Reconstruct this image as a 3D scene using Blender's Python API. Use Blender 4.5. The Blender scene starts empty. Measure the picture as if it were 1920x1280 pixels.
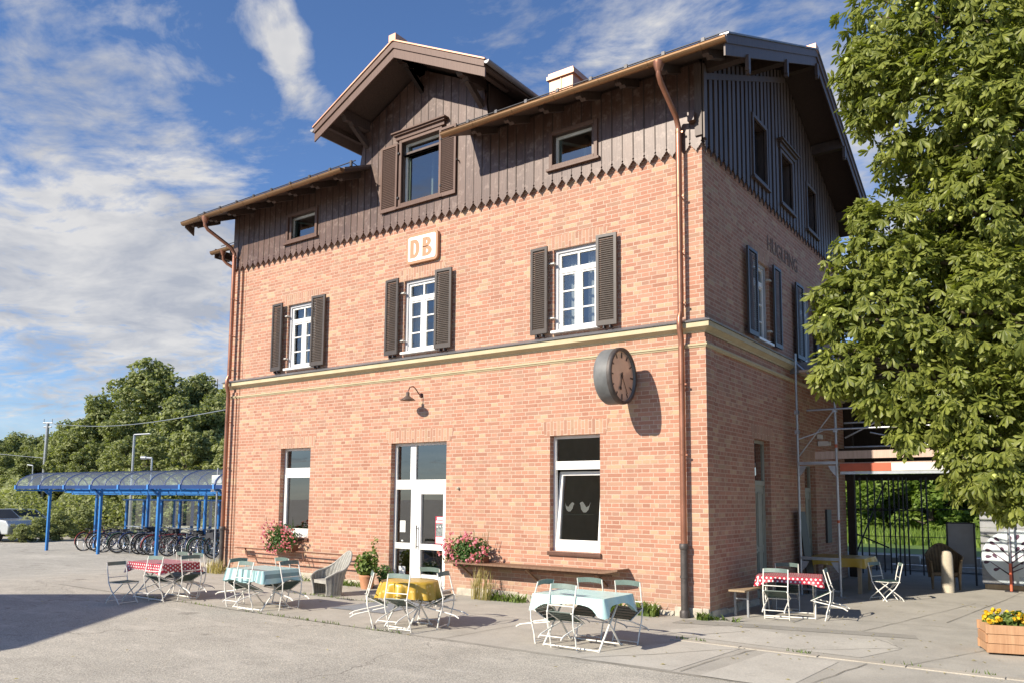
import bpy, bmesh, math, random
from mathutils import Vector, Matrix, Euler, noise
R = math.radians
rng = random.Random(7)
S = bpy.context.scene
COL = S.collection

# ------------------------------------------------------------------ camera
CP = Vector((5.1289773, -12.69073991, 1.92762402))
YAW, PITCH, ROLL = R(35.82040676), R(5.76078655), R(0.46357146)
FPX, SHY = 1486.35, 145.54
_f = Vector((-math.sin(YAW)*math.cos(PITCH), math.cos(YAW)*math.cos(PITCH), math.sin(PITCH)))
_r0 = Vector((math.cos(YAW), math.sin(YAW), 0)); _u0 = _r0.cross(_f)
_r = _r0*math.cos(ROLL)+_u0*math.sin(ROLL); _u = -_r0*math.sin(ROLL)+_u0*math.cos(ROLL)
cd = bpy.data.cameras.new('camera'); cam = bpy.data.objects.new('camera', cd); COL.objects.link(cam)
cd.sensor_width = 36; cd.lens = FPX/1920*36; cd.shift_y = SHY/1920; cd.clip_start = .05; cd.clip_end = 3000
M = Matrix.Identity(4)
for i in range(3): M[i][0], M[i][1], M[i][2], M[i][3] = _r[i], _u[i], -_f[i], CP[i]
cam.matrix_world = M; S.camera = cam

def ray(u, v): return _f+_r*((u-960)/FPX)-_u*((v-640-SHY)/FPX)
def at(u, v, x=None, y=None, z=None, d=None):
    k = ray(u, v)
    t = d if d is not None else (x-CP.x)/k.x if x is not None else (y-CP.y)/k.y if y is not None else (z-CP.z)/k.z
    return CP+k*t
def gz(x, y=0):
    t = min(max((-13.6-x)/8.5, 0), 1); return -.45*t*t*(3-2*t)
def gnd(u, v):
    z = 0
    for _ in range(12): p = at(u, v, z=z); z = .5*z+.5*gz(p.x, p.y)
    return at(u, v, z=z)

# ------------------------------------------------------------------ light, sky, exposure
SUN_TO = Vector((.365, 1.0, -.67)).normalized()        # direction the light travels
sl = bpy.data.lights.new('sun', 'SUN'); sl.energy = 4.4; sl.angle = R(.5); sl.color = (1, .90, .76)
so = bpy.data.objects.new('sun', sl); COL.objects.link(so); so.rotation_euler = SUN_TO.to_track_quat('-Z', 'Y').to_euler()
S.view_settings.view_transform = 'Standard'; S.view_settings.look = 'None'; S.view_settings.exposure = .80; S.view_settings.gamma = 1
S.cycles.max_bounces = 8; S.cycles.transparent_max_bounces = 16; S.cycles.use_denoising = True

class NG:
    """tiny helper for node graphs"""
    def __init__(s, nt): s.nt = nt; s.n = nt.nodes; s.l = nt.links
    def new(s, t, **k):
        o = s.n.new(t)
        for a, b in k.items(): setattr(o, a, b)
        return o
    def put(s, sock, v):
        if isinstance(v, bpy.types.NodeSocket): s.l.new(v, sock)
        elif v is not None: sock.default_value = v
    def m(s, op, a, b=None, c=None, clamp=False):
        o = s.new('ShaderNodeMath', operation=op); o.use_clamp = clamp
        s.put(o.inputs[0], a); s.put(o.inputs[1], b) if b is not None else None
        if c is not None: s.put(o.inputs[2], c)
        return o.outputs[0]
    def vm(s, op, a, b=None):
        o = s.new('ShaderNodeVectorMath', operation=op); s.put(o.inputs[0], a)
        if b is not None: s.put(o.inputs[3] if op == 'SCALE' else o.inputs[1], b)
        return o.outputs['Value'] if op in ('DOT_PRODUCT', 'LENGTH') else o.outputs[0]
    def comb(s, x=0., y=0., z=0.):
        o = s.new('ShaderNodeCombineXYZ')
        for i, v in enumerate((x, y, z)): s.put(o.inputs[i], v)
        return o.outputs[0]
    def sep(s, v): o = s.new('ShaderNodeSeparateXYZ'); s.put(o.inputs[0], v); return o.outputs
    def noise(s, vec, scale, detail=3., rough=.55, dist=0.):
        o = s.new('ShaderNodeTexNoise'); s.put(o.inputs['Vector'], vec)
        o.inputs['Scale'].default_value = scale; o.inputs['Detail'].default_value = detail
        o.inputs['Roughness'].default_value = rough; o.inputs['Distortion'].default_value = dist
        return o.outputs['Fac']
    def white(s, vec): o = s.new('ShaderNodeTexWhiteNoise', noise_dimensions='3D'); s.put(o.inputs['Vector'], vec); return o.outputs['Value']
    def ramp(s, fac, stops, interp='LINEAR'):
        o = s.new('ShaderNodeValToRGB'); s.put(o.inputs[0], fac); cr = o.color_ramp; cr.interpolation = interp
        while len(cr.elements) < len(stops): cr.elements.new(.5)
        for e, (p, c) in zip(cr.elements, stops): e.position = p; e.color = (*c, 1) if len(c) == 3 else c
        return o.outputs['Color']
    def mr(s, v, a, b, c=0., d=1., smooth=False):
        o = s.new('ShaderNodeMapRange'); o.interpolation_type = 'SMOOTHSTEP' if smooth else 'LINEAR'
        for i, x in enumerate((v, a, b, c, d)): s.put(o.inputs[i], x)
        return o.outputs[0]
    def mix(s, fac, a, b, blend='MIX'):
        o = s.new('ShaderNodeMix', data_type='RGBA', blend_type=blend); s.put(o.inputs[0], fac)
        s.put(o.inputs[6], a if not isinstance(a, tuple) else (*a[:3], 1)); s.put(o.inputs[7], b if not isinstance(b, tuple) else (*b[:3], 1))
        return o.outputs[2]
    def bump(s, h, strength=.3, dist=.01):
        o = s.new('ShaderNodeBump'); o.inputs['Strength'].default_value = strength; o.inputs['Distance'].default_value = dist
        s.put(o.inputs['Height'], h); return o.outputs[0]

W = bpy.data.worlds.new('World'); S.world = W; W.use_nodes = True
g = NG(W.node_tree); g.n.clear()
sky = g.new('ShaderNodeTexSky', sky_type='NISHITA'); sky.sun_disc = False
sky.sun_elevation = math.asin(-SUN_TO.z); sky.sun_rotation = math.atan2(-SUN_TO.x, -SUN_TO.y)
sky.altitude = 600; sky.air_density = 1.0; sky.dust_density = .4; sky.ozone_density = 2.2
tc = g.new('ShaderNodeTexCoord'); D = g.vm('NORMALIZE', tc.outputs['Generated'])
dx, dy, dz = g.sep(D)
h = g.m('ADD', g.m('MAXIMUM', dz, 0.), .14)
flat = g.comb(g.m('DIVIDE', dx, h), g.m('DIVIDE', dy, h), 0.)            # a cloud layer seen from below
# rotate so that the streets of cloud run the way they do over the station
mp = g.new('ShaderNodeMapping'); g.put(mp.inputs['Vector'], flat); mp.inputs['Rotation'].default_value = (0, 0, R(-38)); mp.inputs['Scale'].default_value = (1., 1.35, 1)
warp = g.new('ShaderNodeTexNoise'); g.put(warp.inputs['Vector'], mp.outputs[0]); warp.inputs['Scale'].default_value = 1.3
wv = g.vm('ADD', mp.outputs[0], g.vm('SCALE', warp.outputs['Color'], .5))
n1 = g.noise(wv, 2.2, 9, .66); n2 = g.noise(wv, 12., 5, .6); n3 = g.noise(g.vm('ADD', D, (3, 1, 2)), 3.2, 5, .6)
dens = g.m('ADD', g.m('MULTIPLY', n1, .36), g.m('ADD', g.m('MULTIPLY', n2, .36), g.m('MULTIPLY', n3, .28)))
dens = g.m('ADD', g.m('MULTIPLY', g.m('SUBTRACT', dens, .5), 2.4), .5)
def patch(u, v, rad_px, amp):                                            # a bank of cloud around one compass direction
    d0 = ray(u, v).normalized(); dot = g.vm('DOT_PRODUCT', D, tuple(d0)); c = math.cos(math.atan(rad_px/FPX))
    return g.m('MULTIPLY', g.mr(dot, c, 1., 0., 1., True), amp)
cov = 0.
for q in [(120, 100, 520, .09), (80, 430, 520, .09), (90, 330, 300, .03), (330, 420, 330, .12), (500, 30, 75, .22), (545, 60, 75, .2), (575, 120, 75, .24), (590, 180, 60, .2), (545, 130, 60, .14), (300, 700, 420, .10), (100, 640, 420, .12),
          (700, 60, 170, -.34), (640, 330, 130, -.16), (700, 170, 150, -.16), (950, 60, 330, -.03), (1080, 60, 200, .08), (1450, 60, 330, .16), (1720, 340, 260, .20), (30, 770, 180, -.14), (455, 250, 120, -.16), (410, 150, 90, -.12), (420, 60, 70, -.1),
          (1250, 150, 200, .02), (500, 330, 60, -.12)]:
    cov = g.m('ADD', cov, patch(*q))
dd = g.m('ADD', dens, cov)
cov = g.m('ADD', cov, g.m('MULTIPLY', g.mr(g.vm('DOT_PRODUCT', D, (.88, -.12, .45)), .25, .85, 0., 1., True), -.45))  # thins the unseen cloud out to the right, added to darken the side wall
dd = g.m('ADD', dens, cov)
mask = g.m('POWER', g.mr(dd, .47, .88, 0., 1., False), 1.15)
mask = g.m('MULTIPLY', mask, .93)
mask = g.m('MAXIMUM', mask, g.mr(dz, .0, .18, .45, 0., True))
shade = g.noise(g.vm('ADD', wv, (.12, .2, 0)), 2.6, 5, .6)
ccol = g.mix(g.mr(shade, .38, .62), (3.2, 3.35, 3.75), (5.3, 5.2, 5.1))
skyb = g.mix(1., sky.outputs[0], (.74, .90, 1.13), 'MULTIPLY')
bg = g.new('ShaderNodeBackground'); bg.inputs['Strength'].default_value = .085
g.put(bg.inputs['Color'], g.mix(mask, skyb, ccol))
ow = g.new('ShaderNodeOutputWorld'); g.l.new(bg.outputs[0], ow.inputs[0])

# ------------------------------------------------------------------ mesh helpers
class MB:
    def __init__(s): s.v = []; s.f = []; s.mi = []; s.mats = []; s.sm = []; s.pr = []
    def mat(s, m):
        if m not in s.mats: s.mats.append(m)
        return s.mats.index(m)
    def add(s, vs, fs, m=None, smooth=False):
        b = len(s.v); s.v += [tuple(v) for v in vs]; s.pr.append((b, len(s.v), len(s.f), len(s.f)+len(fs)))
        k = s.mat(m) if m is not None else 0
        for f in fs: s.f.append([b+i for i in f]); s.mi.append(k); s.sm.append(smooth)
        return s
    def box(s, x0, x1, y0, y1, z0, z1, m=None, T=None):
        vs = [Vector(p) for p in ((x0,y0,z0),(x1,y0,z0),(x1,y1,z0),(x0,y1,z0),(x0,y0,z1),(x1,y0,z1),(x1,y1,z1),(x0,y1,z1))]
        if T: vs = [T(v) for v in vs]
        return s.add(vs, [(0,3,2,1),(4,5,6,7),(0,1,5,4),(1,2,6,5),(2,3,7,6),(3,0,4,7)], m)
    def bar(s, a, b, w, h, m=None, up=Vector((0,0,1))):
        a = Vector(a); b = Vector(b); d = (b-a).normalized()
        if abs(d.dot(up)) > .98: up = Vector((0,1,0))
        sd = d.cross(up).normalized()*w/2; uu = sd.cross(d).normalized()*h/2
        vs = [a-sd-uu, a+sd-uu, a+sd+uu, a-sd+uu, b-sd-uu, b+sd-uu, b+sd+uu, b-sd+uu]
        return s.add(vs, [(0,3,2,1),(4,5,6,7),(0,1,5,4),(1,2,6,5),(2,3,7,6),(3,0,4,7)], m)
    def tube(s, pts, r, n=8, m=None, cap=True, closed=False):
        pts = [Vector(p) for p in pts]; rs = r if isinstance(r, (list, tuple)) else [r]*len(pts)
        rings = []; N = len(pts); ref = None
        for i, p in enumerate(pts):
            if closed: t = (pts[(i+1) % N]-pts[i-1]).normalized()
            else:
                t = (pts[min(i+1, N-1)]-pts[max(i-1, 0)])
                t = t.normalized() if t.length > 1e-9 else Vector((0,0,1))
            if ref is None: ref = Vector((0,0,1)) if abs(t.z) < .9 else Vector((1,0,0))
            a = (ref-t*ref.dot(t)).normalized(); b = t.cross(a); ref = a
            rings.append([p+(a*math.cos(2*math.pi*k/n)+b*math.sin(2*math.pi*k/n))*rs[i] for k in range(n)])
        vs = [v for q in rings for v in q]; fs = []
        for i in range(N if closed else N-1):
            j = (i+1) % N
            for k in range(n): fs.append((i*n+k, i*n+(k+1) % n, j*n+(k+1) % n, j*n+k))
        s.add(vs, fs, m, True)
        if cap and not closed: s.add(rings[0], [tuple(range(n))[::-1]], m); s.add(rings[-1], [tuple(range(n))], m)
        return s
    def lathe(s, prof, c=(0,0,0), n=16, m=None, axis='z', cap=True):
        vs = []
        for r_, h_ in prof:
            for k in range(n):
                a = 2*math.pi*k/n; ca, sa = math.cos(a)*r_, math.sin(a)*r_
                p = (ca, sa, h_) if axis == 'z' else (h_, ca, sa) if axis == 'x' else (ca, h_, sa)
                vs.append((p[0]+c[0], p[1]+c[1], p[2]+c[2]))
        fs = [(i*n+k, i*n+(k+1) % n, (i+1)*n+(k+1) % n, (i+1)*n+k) for i in range(len(prof)-1) for k in range(n)]
        s.add(vs, fs, m, True)
        if cap: s.add(vs[:n], [tuple(range(n))[::-1]], m); s.add(vs[-n:], [tuple(range(n))], m)
        return s
    def prism(s, poly, T0, T1, m=None):
        """poly of 2D points, T0/T1 map a 2D point to 3D for the two faces"""
        n = len(poly); a = [T0(p) for p in poly]; b = [T1(p) for p in poly]
        s.add(a+b, [tuple(range(n))[::-1], tuple(range(n, 2*n))]+[(i, (i+1) % n, n+(i+1) % n, n+i) for i in range(n)], m)
        return s
    def build(s, name, mat=None, parent=None, loc=None, recalc=True, bevel=0, smooth=None):
        me = bpy.data.meshes.new(name); me.from_pydata(s.v, [], s.f)
        if s.mats:
            for m in s.mats: me.materials.append(m)
            me.polygons.foreach_set('material_index', s.mi)
        elif mat: me.materials.append(mat)
        me.polygons.foreach_set('use_smooth', s.sm if smooth is None else [smooth]*len(s.sm))
        if recalc:
            bm = bmesh.new(); bm.from_mesh(me); bmesh.ops.recalc_face_normals(bm, faces=bm.faces); bm.to_mesh(me); bm.free()
        me.update()
        o = bpy.data.objects.new(name, me); COL.objects.link(o)
        if parent: o.parent = parent
        if loc: o.location = loc
        if bevel:
            b = o.modifiers.new('bevel', 'BEVEL'); b.width = bevel; b.segments = 2; b.limit_method = 'ANGLE'; b.angle_limit = R(40)
        return o
def build_parts(mb, name, mat, parent, eps=.012, bevel=0, **k):
    """one object for each separate piece: primitives whose boxes touch belong together"""
    bx = []
    for (a, b, c, d) in mb.pr:
        vs = mb.v[a:b]; bx.append([min(v[i] for v in vs)-eps for i in range(3)]+[max(v[i] for v in vs)+eps for i in range(3)])
    n = len(bx); par = list(range(n))
    def find(i):
        while par[i] != i: i = par[i]
        return i
    for i in range(n):
        for j in range(i):
            if all(bx[i][q] <= bx[j][q+3] and bx[j][q] <= bx[i][q+3] for q in range(3)):
                p, q2 = find(i), find(j)
                if p != q2: par[p] = q2
    out = {}
    for i in range(n): out.setdefault(find(i), []).append(i)
    objs = []
    for ids in out.values():
        m = MB(); m.mats = list(mb.mats)
        for i in ids:
            a, b, c, d = mb.pr[i]; o = len(m.v); m.v += mb.v[a:b]
            for f in range(c, d): m.f.append([x-a+o for x in mb.f[f]]); m.mi.append(mb.mi[f]); m.sm.append(mb.sm[f])
        objs.append(m.build(name, mat, parent, bevel=bevel, **k))
    return objs
def tag(o, label=None, cat=None, group=None, kind=None):
    if label: o['label'] = label
    if cat: o['category'] = cat
    if group: o['group'] = group
    if kind: o['kind'] = kind
    return o
def empty(name, loc=(0,0,0), rz=0):
    o = bpy.data.objects.new(name, None); COL.objects.link(o); o.location = loc; o.rotation_euler = (0, 0, rz); o.empty_display_size = .2
    return o
def copy_tree(o, parent=None):
    c = o.copy(); COL.objects.link(c); c.parent = parent
    for ch in list(o.children): copy_tree(ch, c)
    return c
def text_mesh(txt, size, ext=.004, bold=False, stretch=1.):
    cu = bpy.data.curves.new('t', 'FONT'); cu.body = txt; cu.size = size; cu.extrude = ext; cu.align_x = 'CENTER'; cu.align_y = 'CENTER'
    if bold: cu.offset = size*.022
    cu.resolution_u = 4
    o = bpy.data.objects.new('t', cu); COL.objects.link(o); bpy.context.view_layer.update()
    dg = bpy.context.evaluated_depsgraph_get(); me = bpy.data.meshes.new_from_object(o.evaluated_get(dg))
    vs = [v.co.copy() for v in me.vertices]; fs = [tuple(p.vertices) for p in me.polygons]
    bpy.data.objects.remove(o); bpy.data.meshes.remove(me)
    for v in vs: v.x *= stretch
    return vs, fs

# ------------------------------------------------------------------ materials
def material(name, col, rough=.6, metal=0., var=.12, vscale=3., bump=0., bscale=40., spec=.5, stretch=None, trans=0., col2=None, detail=4, coat=0.):
    m = bpy.data.materials.new(name); m.use_nodes = True; q = NG(m.node_tree); p = q.n['Principled BSDF']
    tcn = q.new('ShaderNodeTexCoord'); vec = tcn.outputs['Object']
    if stretch:
        mm = q.new('ShaderNodeMapping'); q.put(mm.inputs['Vector'], vec); mm.inputs['Scale'].default_value = stretch; vec = mm.outputs[0]
    n_ = q.noise(vec, vscale, detail, .6)
    if col2 is None: a = tuple(c*(1-var) for c in col); b = tuple(min(1, c*(1+var)) for c in col)
    else: a, b = col, col2
    q.put(p.inputs['Base Color'], q.ramp(n_, [(.3, a), (.7, b)]))
    p.inputs['Roughness'].default_value = rough; p.inputs['Metallic'].default_value = metal; p.inputs['Specular IOR Level'].default_value = spec
    if coat: p.inputs['Coat Weight'].default_value = coat; p.inputs['Coat Roughness'].default_value = .1
    if bump: q.put(p.inputs['Normal'], q.bump(q.noise(vec, bscale, 4, .6), bump, .01))
    return m
def leafmat(name, a, b, tr=.35, vs=.8, rough=.5, spec=.3):
    m = bpy.data.materials.new(name); m.use_nodes = True; q = NG(m.node_tree); p = q.n['Principled BSDF']; out = q.n['Material Output']
    geo = q.new('ShaderNodeNewGeometry'); tcn = q.new('ShaderNodeTexCoord'); oi = q.new('ShaderNodeObjectInfo')
    n_ = q.noise(tcn.outputs['Object'], vs, 3, .6)
    f_ = q.m('ADD', q.m('MULTIPLY', n_, .65), q.m('ADD', q.m('MULTIPLY', geo.outputs['Random Per Island'], .45), q.m('MULTIPLY', oi.outputs['Random'], .12)))
    c = q.ramp(f_, [(.3, a), (.85, b)])
    q.put(p.inputs['Base Color'], c); p.inputs['Roughness'].default_value = rough; p.inputs['Specular IOR Level'].default_value = spec
    t = q.new('ShaderNodeBsdfTranslucent'); q.put(t.inputs[0], q.mix(1., c, (1.25, 1.35, .5), 'MULTIPLY'))
    mx = q.new('ShaderNodeMixShader'); mx.inputs[0].default_value = tr
    q.l.new(p.outputs[0], mx.inputs[1]); q.l.new(t.outputs[0], mx.inputs[2]); q.l.new(mx.outputs[0], out.inputs[0])
    return m
def glassmat(name, tint=(.8, .85, .85), refl=.12, rough=0., fmul=1.6):
    m = bpy.data.materials.new(name); m.use_nodes = True; q = NG(m.node_tree); q.n.remove(q.n['Principled BSDF']); out = q.n['Material Output']
    t = q.new('ShaderNodeBsdfTransparent'); t.inputs[0].default_value = (*tint, 1)
    gl = q.new('ShaderNodeBsdfGlossy'); gl.inputs['Roughness'].default_value = rough
    fr = q.new('ShaderNodeFresnel'); fr.inputs[0].default_value = 1.5
    fac = q.m('ADD', q.m('MULTIPLY', fr.outputs[0], fmul), refl*.35, clamp=True)
    n_ = q.bump(q.noise(q.new('ShaderNodeTexCoord').outputs['Object'], 1.1, 1, .4), .05, .02); q.put(gl.inputs['Normal'], n_)
    mx = q.new('ShaderNodeMixShader'); q.put(mx.inputs[0], fac); q.l.new(t.outputs[0], mx.inputs[1]); q.l.new(gl.outputs[0], mx.inputs[2]); q.l.new(mx.outputs[0], out.inputs[0])
    return m

PITCH_B, LEN_B = .0765, .305
def brickmat(name, soldier=False, dirty=0.):
    m = bpy.data.materials.new(name); m.use_nodes = True; q = NG(m.node_tree); p = q.n['Principled BSDF']
    tcn = q.new('ShaderNodeTexCoord'); geo = q.new('ShaderNodeNewGeometry')
    x, y, z = q.sep(tcn.outputs['Object']); nx, ny, nz = q.sep(geo.outputs['Normal'])
    side = q.m('GREATER_THAN', q.m('ABSOLUTE', nx), .5)
    u = q.m('ADD', q.m('MULTIPLY', x, q.m('SUBTRACT', 1., side)), q.m('MULTIPLY', y, side)); v = z
    v = q.m('ADD', v, 20.); u = q.m('ADD', u, 40.)
    wob = q.m('MULTIPLY', q.m('SUBTRACT', q.noise(tcn.outputs['Object'], 9., 2), .5), .010)
    v = q.m('ADD', v, wob)
    if soldier: u, v = v, u
    row = q.m('FLOOR', q.m('DIVIDE', v, PITCH_B)); fz = q.m('FRACT', q.m('DIVIDE', v, PITCH_B))
    par = q.m('MODULO', row, 2.)
    w = q.m('SUBTRACT', LEN_B, q.m('MULTIPLY', par, LEN_B/2))
    jit = q.white(q.comb(row, 3., 1.))
    uu = q.m('ADD', q.m('DIVIDE', u, w), q.m('ADD', q.m('MULTIPLY', par, .5), q.m('MULTIPLY', jit, .12)))
    cell = q.m('FLOOR', uu); fu = q.m('FRACT', uu)
    du = q.m('MULTIPLY', q.m('MINIMUM', fu, q.m('SUBTRACT', 1., fu)), w)
    dv = q.m('MULTIPLY', q.m('MINIMUM', fz, q.m('SUBTRACT', 1., fz)), PITCH_B)
    d = q.m('MINIMUM', du, dv)
    d = q.m('ADD', d, q.m('MULTIPLY', q.m('SUBTRACT', q.noise(tcn.outputs['Object'], 60., 2), .5), .004))
    br = q.mr(d, .0045, .0088, 0., 1., True)
    rnd = q.white(q.comb(cell, row, 7.)); rnd2 = q.white(q.comb(cell, row, 21.))
    big = q.noise(tcn.outputs['Object'], .55, 3, .6)
    rr = q.m('ADD', rnd, q.m('MULTIPLY', q.m('SUBTRACT', big, .5), .7))
    if soldier: cols = [(0., (.385, .215, .15)), (.3, (.41, .24, .165)), (.6, (.43, .262, .178)), (.8, (.44, .29, .195))]
    else: cols = [(0., (.385, .190, .128)), (.18, (.408, .209, .142)), (.42, (.420, .223, .152)), (.58, (.402, .228, .160)), (.70, (.436, .262, .176)), (.82, (.468, .318, .205)), (.94, (.415, .246, .170))]
    c = q.ramp(rr, cols, 'CONSTANT')
    fine = q.noise(tcn.outputs['Object'], 45., 4, .7)
    c = q.mix(1., c, q.ramp(q.m('ADD', q.m('MULTIPLY', fine, .6), q.m('MULTIPLY', rnd2, .4)), [(.2, (.80, .80, .80)), (.8, (1.15, 1.12, 1.1))]), 'MULTIPLY')
    mort = q.ramp(q.noise(tcn.outputs['Object'], 20., 3), [(.3, (.48, .345, .262)), (.7, (.56, .415, .325))])
    c = q.mix(br, mort, c)
    # rain wash and dirt with its own shape
    st = q.noise(q.vm('MULTIPLY', tcn.outputs['Object'], (1.6, 1.6, .22)), 1.2, 4, .6)
    c = q.mix(q.mr(st, .5, .8, 0., .22), c, (.26, .17, .13))
    sp_ = q.m('ADD', z, q.m('MULTIPLY', q.m('SUBTRACT', q.noise(tcn.outputs['Object'], 2.6, 5, .7), .5), 1.5))
    c = q.mix(q.mr(sp_, .1, .75, .38, 0.), c, (.30, .235, .19))
    q.put(p.inputs['Base Color'], c); p.inputs['Roughness'].default_value = .85; p.inputs['Specular IOR Level'].default_value = .25
    hgt = q.m('ADD', q.m('MULTIPLY', br, 1.), q.m('ADD', q.m('MULTIPLY', fine, .35), q.m('MULTIPLY', rnd, .3)))
    q.put(p.inputs['Normal'], q.bump(hgt, .55, .006))
    return m
def woodmat(name, a, b, c=None, rough=.65, pitch=None, spec=.4):
    m = bpy.data.materials.new(name); m.use_nodes = True; q = NG(m.node_tree); p = q.n['Principled BSDF']
    tcn = q.new('ShaderNodeTexCoord'); geo = q.new('ShaderNodeNewGeometry'); ob = tcn.outputs['Object']
    st = q.noise(q.vm('MULTIPLY', ob, (9., 9., .8)), 3.5, 5, .65, .3)
    f_ = q.m('ADD', q.m('MULTIPLY', st, .8), q.m('MULTIPLY', geo.outputs['Random Per Island'], .3))
    col = q.ramp(f_, [(.32, a), (.75, b)])
    if c: col = q.mix(q.mr(q.noise(ob, 7., 5, .7), .52, .66, 0., .7), col, c)
    q.put(p.inputs['Base Color'], col); p.inputs['Roughness'].default_value = rough; p.inputs['Specular IOR Level'].default_value = spec
    q.put(p.inputs['Normal'], q.bump(st, .35, .004))
    return m

MT = {}
MT['brick'] = brickmat('brick_english_bond'); MT['soldier'] = brickmat('brick_soldier', True)
MT['clad'] = woodmat('weathered_boards', (.058, .024, .014), (.118, .062, .040), (.20, .135, .105), .46, spec=.6)
MT['clad_side'] = woodmat('side_boards', (.062, .038, .028), (.112, .078, .062), None, .5)
MT['darkwood'] = woodmat('dark_brown_beams', (.038, .023, .018), (.080, .052, .040), None, .6)
MT['trimwood'] = woodmat('brown_painted_trim', (.082, .038, .024), (.135, .075, .052), None, .5)
MT['copper'] = material('copper', (.26, .115, .07), .38, .65, .12, 1.8, .2, 10, col2=(.44, .205, .13))
MT['copper_old'] = material('copper_darkened', (.17, .095, .045), .42, .6, .2, 1.5, .1, 20, col2=(.27, .155, .075), stretch=(.6, 3, 3))
MT['copper_bright'] = material('copper_sheet_bright', (.46, .235, .15), .5, .5, .1, 3, col2=(.58, .34, .235))
MT['iron'] = material('cast_iron', (.085, .075, .07), .55, .4, .25, 8, .3, 60)
MT['cream'] = material('cream_render', (.44, .37, .225), .75, 0, .1, 3, .15, 50, col2=(.52, .45, .29))
MT['zinc'] = material('zinc_sheet', (.22, .22, .23), .45, .5, .15, 2)
MT['white'] = material('white_frame_paint', (.80, .79, .75), .35, 0, .03, 4)
MT['white_old'] = material('old_white_paint', (.62, .61, .56), .5, 0, .1, 6)
MT['doorgrey'] = material('old_grey_green_door', (.30, .31, .26), .5, 0, .1, 6)
MT['grey_frame'] = material('grey_box_frame', (.42, .43, .45), .5, 0, .06, 5)
MT['shut_frame'] = material('shutter_frame_grey', (.058, .046, .038), .45, 0, .15, 5)
MT['shut_slat'] = material('shutter_louvres_brown', (.050, .036, .027), .5, 0, .2, 9)
MT['shut_brown'] = material('brown_shutter_louvres', (.075, .038, .026), .55, 0, .15, 9)
MT['glass'] = glassmat('window_glass', (.50, .58, .55), .30, 0., 2.6)
MT['glass_up'] = glassmat('window_glass_reflective', (.62, .68, .70), .3, 0., 1.7)
MT['inside'] = material('interior_plaster', (.34, .33, .28), .9)
MT['curtain'] = material('net_curtain', (.60, .58, .54), .9, 0, .15, 10, stretch=(8, 8, .3))
MT['roof'] = material('roof_tiles', (.12, .09, .08), .8, 0, .3, 5, .5, 20)
MT['asphalt'] = material('asphalt_old', (.245, .225, .195), .95, 0, .15, .5, .5, 140, spec=.2)
MT['tubewhite'] = material('chipped_white_paint_metal', (.80, .78, .71), .45, .05, .12, 18)
MT['greenslat'] = material('dark_green_slats', (.028, .062, .048), .4, 0, .2, 12)
MT['greenback'] = material('faded_green_backrest', (.13, .185, .165), .5, 0, .15, 10)
MT['galv'] = material('galvanised_steel', (.46, .48, .50), .38, .75, .15, 6)
MT['darksteel'] = material('dark_steel', (.05, .05, .055), .5, .5, .2, 5)
MT['rust'] = material('rusty_iron', (.16, .07, .04), .7, .2, .3, 14)
MT['blue'] = material('blue_paint', (.028, .165, .44), .35, 0, .08, 4)
MT['bluelight'] = material('light_blue_polycarbonate', (.08, .33, .70), .4, 0, .05, 4)
MT['tyre'] = material('tyre_rubber', (.02, .02, .02), .8)
MT['chrome'] = material('bright_metal', (.6, .6, .6), .25, .9)
MT['stone'] = material('pale_rough_stone', (.46, .42, .34), .9, 0, .3, 6, .8, 12)
MT['plank'] = woodmat('planter_larch', (.36, .19, .10), (.52, .31, .17), None, .7)
MT['palewood'] = woodmat('pale_scaffold_board', (.40, .29, .22), (.58, .44, .36), None, .8)
MT['bench'] = woodmat('bench_wood', (.28, .20, .12), (.42, .32, .20), None, .7)
MT['terracotta'] = material('terracotta', (.50, .24, .13), .8, 0, .15, 6)
MT['bark'] = material('bark', (.10, .078, .055), .95, 0, .35, 4, 1., 14, stretch=(3, 3, .6))

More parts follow.
